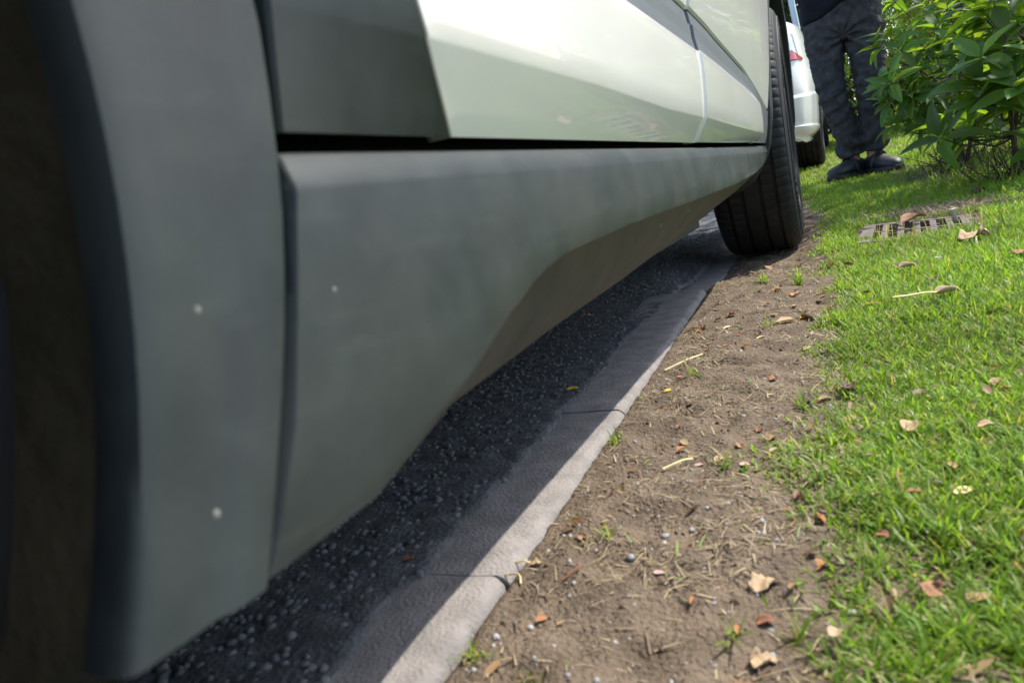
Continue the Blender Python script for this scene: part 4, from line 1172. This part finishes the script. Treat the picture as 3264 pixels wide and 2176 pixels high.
# ================================================================== trees and hedge beyond
def leaf_cloud(C, size, seed, droop=.2, tcol=.3, aspect=.35):
    """small folded leaves at the points C"""
    r = np.random.default_rng(seed); n = len(C)
    d = r.normal(size=(n, 3)); d[:, 2] -= droop; d /= np.linalg.norm(d, axis=1)[:, None]
    u = np.cross(d, r.normal(size=(n, 3))); u /= np.linalg.norm(u, axis=1)[:, None]; w = np.cross(d, u)
    L = size * r.uniform(.6, 1.3, n)[:, None]
    V = np.stack([C, C + d * L * .45 + u * L * aspect * .5 + w * L * .06, C + d * L, C + d * L * .45 - u * L * aspect * .5 + w * L * .06], 1).reshape(-1, 3)
    lp = (np.arange(n) * 4)[:, None] + np.array([0, 1, 2, 3])
    t = np.ones((n, 4)); b = 1 + tcol * (r.random(n) - .5) * 2; t[:, :3] = b[:, None]; t[:, 0] *= 1 + .35 * (r.random(n) - .3)
    return V, lp, np.arange(n) * 4, np.repeat(t[:, None], 4, 1).reshape(-1, 4)


def clumps(c, rad, nc, per, cr, seed, shell=.55, zs=1.):
    r = np.random.default_rng(seed); q = r.normal(size=(nc, 3)); q /= np.linalg.norm(q, axis=1)[:, None]
    q *= (shell + (1 - shell) * r.random((nc, 1)) ** .5); cc = np.array(c) + q * np.array(rad)
    k = r.integers(0, nc, nc * per); s = cr * r.uniform(.6, 1.3, nc)[k]
    return cc[k] + r.normal(size=(nc * per, 3)) * s[:, None] * np.array([1, 1, zs]), cc


def tree(name, xy, label, mat_leaf, crown, trunk_h, trunk_r, nc, per, cr, size, seed, droop=.3, cat='tree', zs=1., lean=(0, 0), group='trees beyond the lawn', aspect=.35, bark='bark'):
    b = np.array([xy[0], xy[1], float(land(xy[0], xy[1]))]); e = empty(name, tuple(b)); tag(e, label, cat, group)
    r = random.Random(seed); C, cc = clumps(crown[0], crown[1], nc, per, cr, seed, zs=zs)
    mb = MB(); top = np.array([lean[0], lean[1], trunk_h])
    P = smooth_curve([(0, 0, -.05), (lean[0] * .3 + .02, lean[1] * .3, trunk_h * .4), top], 8); mb.tube(P, [trunk_r * (1.3 - .07 * k) for k in range(8)], 10)
    for c in cc[::max(1, nc // 14)]:
        s = P[r.randint(4, 7)]; mb.tube(smooth_curve([s, (s + c) / 2 + np.array([0, 0, .1 * trunk_h * r.random()]), c], 6), [trunk_r * .5 * (1 - .14 * k) for k in range(6)], 6)
    mb.build('trunk', M[bark], e, angle=None)
    o = merge('crown', [leaf_cloud(C, size, seed + 1, droop, aspect=aspect)], mat_leaf, False); o.parent = e
    return e


tree('young_tree', (1.03, 5.05), 'slim grey trunk of a young tree standing among the shrubs', M['conifer'], ((.68, -.85, 2.15), (1.15, .95, .6)), 1.9, .042, 56, 60, .15, .12, 21, .2, bark='bark_pale', lean=(.35, -.4), group='trees beyond the lawn')


def willow(name, xy, label, crown_r, h, ns, seed, material, llen=.09):
    b = np.array([xy[0], xy[1], float(land(*xy))]); e = empty(name, tuple(b)); tag(e, label, 'tree', 'trees beyond the lawn'); r = np.random.default_rng(seed); mb = MB()
    mb.tube(smooth_curve([(0, 0, -.05), (.06, .03, h * .35), (0, 0, h * .75)], 8), [.12 - .008 * k for k in range(8)], 10); pts = []
    for k in range(ns):
        a = r.uniform(0, 6.283); q = crown_r * math.sqrt(r.random()) ; z0 = h * (.98 - .45 * (q / crown_r) ** 2) + r.uniform(-.15, .15); drop = r.uniform(.35, .98) * z0
        m = int(drop / .035); t = np.linspace(0, 1, m); out = .18 * t * (1 - .4 * t) * r.uniform(.3, 1.6)
        pts.append(np.stack([(q + out) * math.cos(a) + .04 * np.sin(t * 7 + a), (q + out) * math.sin(a) + .04 * np.cos(t * 6 + a), z0 - drop * t], 1) + r.normal(0, .02, (m, 3)))
        if k % 9 == 0: mb.tube(smooth_curve([(0, 0, h * r.uniform(.4, .72)), (q * .5 * math.cos(a), q * .5 * math.sin(a), z0 * .95), (q * math.cos(a), q * math.sin(a), z0)], 6), [.035, .03, .024, .018, .012, .008], 6)
    mb.build('trunk', M['bark'], e, angle=None)
    o = merge('crown', [leaf_cloud(np.concatenate(pts), llen, seed, 1.1, .35, .26)], material, False); o.parent = e


willow('willow_tree', (1.55, 9.4), 'bright yellow-green drooping tree behind the person and shrubs', 1.15, 3.2, 420, 31, M['willow'])
willow('willow_tree', (3.3, 10.2), 'yellow-green drooping tree further right behind the shrubs', 1.3, 3.4, 380, 32, M['willow'])
for k, (x, y, h, lab) in enumerate([(-1.35, 14.6, 4.6, 'dark drooping evergreen left of the pale post'), (-.15, 15.4, 5.0, 'dark evergreen directly behind the pale post'), (.62, 14.3, 4.4, 'dark evergreen between the pale post and the person'), (-2.6, 15.2, 4.8, 'dark evergreen furthest left, behind the sedan'), (2.2, 15.0, 4.6, 'dark evergreen behind the yellow-green tree'), (4.2, 14.6, 4.6, 'dark evergreen behind the right-hand yellow-green tree')]):
    tree('evergreen_tree', (x, y), lab, M['conifer'], ((0, 0, h * .52), (.62, .62, h * .5)), h * .8, .09, 120, 55, .13, .13, 40 + k, 1.2, zs=1.7)
# low dark hedge at the top of the lawn
hb = np.array([1.2, 13.3, float(hy(13.3))]); he = empty('hedge', tuple(hb)); tag(he, 'low dark green hedge along the far end of the lawn', 'hedge')
n = 26000; C = np.stack([rng.uniform(-3.2, 4.2, n), rng.uniform(-.45, .45, n), rng.random(n) ** .8 * 1.0], 1); C[:, 2] += .12 * fbm(C[:, 0] * 2, C[:, 1] * 2, 301, 2)
o = merge('foliage', [leaf_cloud(C, .10, 55, .2, .4, .45)], M['hedge'], False); o.parent = he
mb = MB()
for k in range(26):
    x = -3.1 + k * .285; mb.tube([(x, 0, -.02), (x + random.uniform(-.1, .1), random.uniform(-.2, .2), .75)], [.02, .008], 6)
mb.build('stems', M['bark'], he, angle=None)
# ================================================================== drain grate
gz = float(land(*GRATE)) + .004
grate = empty('drain_grate', (GRATE[0], GRATE[1], gz), (0, math.radians(2.6), GRATE_YAW)); tag(grate, 'pale concrete drain grate with rectangular slots sunk in the grass', 'drain grate')
fr = MB(); X0, X1, Y0, Y1, TH = -.128, .128, -.215, .142, .035
pit_w = .021; pitch = .0365; ROWS = [(-.03, .115), (-.19, -.045)]
fr.box((X0, Y0, -TH), (X1, ROWS[1][0], 0)); fr.box((X0, ROWS[1][1], -TH), (X1, ROWS[0][0], 0)); fr.box((X0, ROWS[0][1], -TH), (X1, Y1, 0))
for y0, y1 in ROWS:
    fr.box((X0, y0, -TH), (-3 * pitch + pit_w / 2 + .0005, y1, -.0003)); fr.box((3 * pitch - pit_w / 2 - .0005, y0, -TH), (X1, y1, -.0003))
fr.build('frame', M['concrete'], grate, angle=30)
BAR = MB().box((-(pitch - pit_w) / 2, 0, -TH), ((pitch - pit_w) / 2, .145, .0)).build('bar', M['concrete'], grate, bevel=.0012, seg=1)
first = True
for y0, y1 in ROWS:
    for k in range(-2, 3):
        b = BAR if first else link('bar', BAR.data, None, grate); first = False; b.location = (k * pitch, y0, -.0006)
pit = MB(); pit.box((X0 + .005, Y0 + .005, -.38), (X1 - .005, Y1 - .005, -.37)); pit.build('pit_floor', M['liner'], grate)


# ================================================================== fallen leaves, each one its own
def fallen_leaf(seed, kind):
    r = random.Random(seed); V = []; n, m = 10, 7
    curl, bend, tw = {'flat': (.9, .5, .4), 'curl': (2.2, .8, .9), 'tube': (3.6, .3, .4), 'crumple': (1.5, 1.0, 1.3), 'petal': (1.0, .5, .3)}[kind]
    asp = {'flat': .36, 'curl': .5, 'tube': .45, 'crumple': .46, 'petal': .42}[kind]
    for i in range(n + 1):
        t = i / n; w = asp * (math.sin(math.pi * t ** .8) ** .7 if 0 < t < 1 else .02)
        if kind == 'crumple': w *= 1 + .35 * math.sin(t * 17 + seed) * (r.random() * .6 + .4)
        for j in range(m):
            s = (j / (m - 1) - .5) * 2; a = s * curl * .5
            x = w * (math.sin(a) / (curl * .5)) ; z = w * (1 - math.cos(a)) / (curl * .5) * 1.0
            z += bend * .35 * math.sin(t * 3.1 + r.random() * .1) * (t - .3) + (.085 * math.sin(t * 9 + s * 4 + seed) + .05 * math.sin(t * 17 - s * 7 + seed) if kind == 'crumple' else .015 * math.sin(t * 6 + s * 2 + seed))
            th = tw * (t - .5); x, z = x * math.cos(th) - z * math.sin(th), x * math.sin(th) + z * math.cos(th)
            V.append((x, t - .5, z))
    zm = min(v[2] for v in V); V = [(a, b, c - zm) for a, b, c in V]
    return V, grid_faces(n + 1, m)


LC = {'tan': (.36, .255, .15), 'brown': (.27, .145, .075), 'dark': (.085, .050, .032), 'orange': (.36, .17, .065), 'yellow': (.68, .46, .035), 'cream': (.66, .52, .27), 'pink': (.40, .26, .21), 'rose': (.62, .15, .16), 'rust': (.22, .095, .052), 'pale': (.55, .50, .42)}
LM = {k: mat('fallen_leaf_' + k, tuple(c * .8 for c in v), .7, .2, 60, .0005, 300, spec=.3, col2=tuple(min(1, c * 1.2) for c in v)) for k, v in LC.items()}
# (pixel x, pixel y, length in pixels, shape, colour, heading, label)
FL = [
    (2430, 1868, 118, 'crumple', 'tan', 55, 'large crumpled tan leaf on the soil where the grass begins, lower right'),
    (2432, 2108, 108, 'crumple', 'tan', 95, 'crumpled tan leaf nearest the bottom edge of the picture'),
    (2660, 2010, 66, 'curl', 'tan', 40, 'curled tan leaf at the grass edge right of the bottom crumpled one'),
    (2440, 1978, 74, 'curl', 'rust', 100, 'thin reddish-brown curled leaf between the two crumpled tan leaves'),
    (2612, 1800, 78, 'curl', 'orange', 70, 'orange-brown leaf folded among the first grass blades'),
    (2968, 1880, 96, 'crumple', 'brown', 20, 'flat brown leaf lying deep in the grass at lower right'),
    (3074, 1560, 82, 'flat', 'cream', 80, 'cream and yellow leaf on top of the grass at the right'),
    (2898, 1356, 84, 'curl', 'tan', 30, 'pale tan leaf standing on edge in the sunny grass'),
    (3142, 1352, 58, 'curl', 'tan', 100, 'small tan leaf near the right edge beside the sunny grass'),
    (2455, 1397, 56, 'crumple', 'brown', 80, 'brown crumpled leaf at the ragged grass margin'),
    (2357, 1418, 40, 'crumple', 'brown', 20, 'small brown leaf just left of the crumpled margin leaf'),
    (2420, 1370, 36, 'crumple', 'rust', 60, 'tiny russet leaf above the crumpled margin leaf'),
    (2292, 1462, 50, 'curl', 'tan', 50, 'tan leaf beside the tuft in the middle of the soil'),
    (2374, 1476, 48, 'flat', 'pink', 90, 'pinkish leaf right of the tuft in the middle of the soil'),
    (2228, 1478, 46, 'flat', 'pink', 60, 'pinkish leaf left of the tuft in the middle of the soil'),
    (2130, 1242, 34, 'petal', 'yellow', 80, 'small yellow leaf on the soil close to the kerb'),
    (2168, 1198, 28, 'petal', 'rose', 90, 'rose-red petal on the soil close to the kerb'),
    (2463, 1208, 38, 'crumple', 'orange', 90, 'orange-brown leaf in the middle of the bare soil'),
    (2630, 1270, 58, 'tube', 'tan', 60, 'tan rolled leaf at the foot of the grass bank'),
    (2706, 1226, 70, 'curl', 'dark', 30, 'dark brown curled leaf in the hollow of the grass bank'),
    (2572, 1108, 46, 'petal', 'tan', 70, 'round tan leaf on the soil under the dark grass edge'),
    (2565, 1008, 46, 'flat', 'yellow', 70, 'bright yellow leaf on the soil nearest the grass'),
    (2313, 1042, 54, 'flat', 'cream', 60, 'pale yellow leaf on the soil just right of the kerb'),
    (2424, 1073, 42, 'flat', 'cream', 95, 'cream leaf on the soil between two yellow leaves'),
    (3020, 930, 104, 'tube', 'tan', 65, 'long dried leaf with its stem lying on the grass'),
    (2892, 848, 72, 'tube', 'tan', 72, 'straw-coloured rolled leaf on the grass below the grate'),
    (3104, 762, 112, 'crumple', 'tan', 85, 'large dry tan leaf on the grass right of the grate'),
    (2970, 890, 54, 'curl', 'dark', 20, 'dark brown leaf standing up in the grass below the grate'),
    (3250, 806, 56, 'crumple', 'brown', 60, 'brown leaf at the right edge level with the grate'),
    (2477, 927, 44, 'crumple', 'orange', 90, 'orange leaf on the soil nearest the front tyre'),
    (2531, 938, 36, 'curl', 'orange', 40, 'small orange leaf to the right of the one by the front tyre'),
    (2330, 1004, 40, 'crumple', 'rust', 90, 'russet leaf on the soil near the end of the kerb stone'),
    (2440, 971, 36, 'crumple', 'brown', 80, 'brown leaf on the soil below the front tyre'),
    (2586, 600, 46, 'petal', 'brown', 60, 'rounded brown leaf on the grass beside the front tyre'),
    (3154, 529, 60, 'curl', 'brown', 80, 'brown curled leaf at the foot of the shrub'),
    (3122, 613, 58, 'crumple', 'dark', 80, 'dark dry leaf on the shaded grass below the shrub'),
    (3200, 594, 44, 'crumple', 'dark', 70, 'dark dry leaf on the shaded grass nearest the right edge'),
    (2992, 819, 30, 'petal', 'pale', 80, 'whitish leaf scrap on the grass below the grate'),
    (1854, 1713, 30, 'crumple', 'orange', 60, 'small orange leaf on the soil near the kerb joint'),
    (2100, 1820, 50, 'flat', 'pink', 80, 'faded pinkish leaf pressed into the soil, lower middle'),
    (2512, 1620, 48, 'flat', 'rust', 90, 'russet leaf half hidden in the sparse grass'),
    (2814, 1700, 48, 'curl', 'rust', 130, 'narrow russet leaf slanting in the near grass'),
    (1706, 1798, 56, 'crumple', 'tan', 100, 'tan curled leaf at the kerb edge with a long pale stalk'),
]
for k, (px, py, ln, kind, colr, head, lab) in enumerate(FL):
    lift = .018 if (py < 1000 and px > 2640 and py > 640) else (.010 if px > 2640 else .0015)
    p = on_ground(px, py, lift); dist = np.linalg.norm(p - CAM); L = ln * dist / PF * .70
    Vv, Ff = fallen_leaf(k * 3 + 1, kind)
    o = link('fallen_leaf', mesh('fallen_leaf', [(a * L, b * L, c * L * .8) for a, b, c in Vv], Ff, True, None), LM[colr])
    s = o.modifiers.new('t', 'SOLIDIFY'); s.thickness = .0004
    o.location = (p[0], p[1], p[2] - .001); o.rotation_euler = (random.uniform(-.15, .15), random.uniform(-.12, .12), math.radians(-head))
    tag(o, lab, 'leaf', 'fallen leaves')
    if k in (len(FL) - 1, 24):
        q = MB().tube([(0, -.45 * L, .002), (.1 * L, -.9 * L, .004), (.05 * L, -1.6 * L, .002), (0.12 * L, -2.2 * L, .002)], .0009 if k > 30 else .0016, 5); q.build('stalk', LM['cream'], o)
# leaves on the road and on the grate
for (px, py, ln, kind, colr, head, z, lab) in [(1825, 1238, 40, 'petal', 'yellow', 80, .006, 'yellow leaf lying on the black asphalt beside the kerb'), (1868, 1012, 40, 'crumple', 'brown', 70, .004, 'brown leaf on the asphalt under the rocker'), (1305, 1782, 36, 'crumple', 'rust', 80, .004, 'small russet leaf on the asphalt near the kerb'), (2912, 700, 74, 'curl', 'brown', 80, .012, 'brown leaf bridging the far edge of the drain grate'), (2877, 716, 40, 'crumple', 'dark', 60, .012, 'dark brown leaf over a slot of the drain grate')]:
    r_ = ray(px, py); p = CAM + r_ * (z - CAM[2]) / r_[2]; L = ln * np.linalg.norm(p - CAM) / PF * .93
    Vv, Ff = fallen_leaf(int(px), kind); o = link('fallen_leaf', mesh('fallen_leaf', [(a * L, b * L, c * L * .7) for a, b, c in Vv], Ff, True, None), LM[colr])
    s = o.modifiers.new('t', 'SOLIDIFY'); s.thickness = .0004
    o.location = tuple(p); o.rotation_euler = (0, .05, math.radians(-head)); tag(o, lab, 'leaf', 'fallen leaves')
# stake stub behind the grate
p = on_ground(3046, 702); st = MB().box((-.006, -.004, -.03), (.006, .004, .034)).build('wooden_stake', M['wood'], None, bevel=.002); st.location = tuple(p); st.rotation_euler = (.25, -.22, .2); tag(st, 'short pale wooden stake leaning behind the drain grate', 'stake')
# small tufts growing in the bare soil
for k, (px, py, hgt, n, lab) in enumerate([(1968, 1415, 45, 26, 'grass tuft touching the kerb edge, middle of the picture'), (1940, 1712, 48, 24, 'grass tuft on the bare soil below the kerb joint'), (2312, 1490, 70, 12, 'broad-bladed grass tuft in the middle of the soil'), (2215, 1196, 44, 16, 'grass tuft next to the rose-red petal'), (1512, 2100, 60, 24, 'grass tuft by the kerb near the bottom edge'), (1690, 2165, 40, 18, 'grass tuft cut by the bottom edge'), (2545, 910, 50, 34, 'grass tuft on the soil below the front tyre\'s outer edge'), (2430, 900, 40, 22, 'thin grass tuft on the soil in front of the front tyre'), (2335, 2030, 70, 12, 'upright grass tuft between the crumpled tan leaves'), (2560, 2040, 90, 22, 'bright grass tuft at the lower right soil margin'), (2560, 1300, 60, 20, 'pale grass tuft left of the tan rolled leaf'), (2450, 1040, 40, 14, 'thin green sprout near the cream leaf')]):
    p = on_ground(px, py); dist = np.linalg.norm(p - CAM); L = hgt * dist / PF * 1.3
    r = np.random.default_rng(600 + k); x = p[0] + r.normal(0, .12 * L, n); y = p[1] + r.normal(0, .12 * L, n)
    pk = blades(x, y, L * r.uniform(.5, 1.2, n), np.full(n, .045 * L + .0006) * r.uniform(.7, 1.3, n), r.uniform(.1, 1.35, n), tints(n, .25), 1.0, -.001)
    o = merge('grass_tuft', [pk], M['grass']); tag(o, lab, 'grass tuft', 'grass tufts in the bare soil')
# a few bigger stones and straws
for k, (px, py, sz, lab) in enumerate([(2120, 1710, 34, 'pale grey pebble in the middle of the bare soil'), (2010, 1778, 30, 'whitish pebble on the soil, lower middle'), (2275, 1924, 22, 'small white pebble on the lower soil'), (2205, 1690, 28, 'dark grey pebble beside the pale one'), (2720, 1960, 40, 'dark grey pebble at the grass edge, lower right'), (1815, 1900, 16, 'white pebble near the kerb joint'), (1900, 2168, 20, 'pale pebble at the bottom edge')]):
    p = on_ground(px, py); L = sz * np.linalg.norm(p - CAM) / PF * .5
    o = link('pebble', scatter_stones('pebble', np.zeros((1, 3)), np.array([L]), 700 + k, .5), M['pebble']); o.location = (p[0], p[1], p[2] + L * .2); o.scale = (1, 1, .65); tag(o, lab, 'pebble', 'pebbles on the bare soil')
for k, (a, b, lab) in enumerate([((2112, 1495), (2208, 1462), 'pale straw lying across the soil beside the pinkish leaf'), ((2118, 1180), (2240, 1128), 'long pale straw on the soil near the kerb'), ((1660, 1860), (1610, 1830), 'short straw by the kerb joint'), ((1790, 1850), (1850, 1800), 'reddish straw on the soil right of the kerb joint')]):
    A, B = on_ground(*a, .002), on_ground(*b, .003); md = (A + B) / 2 + np.array([.004, .003, .002])
    o = MB().tube(smooth_curve([A, md, B], 7), .0011 if k < 2 else .0008, 5).build('straw', LM['cream' if k < 3 else 'rust'], None); tag(o, lab, 'straw', 'straws on the bare soil')
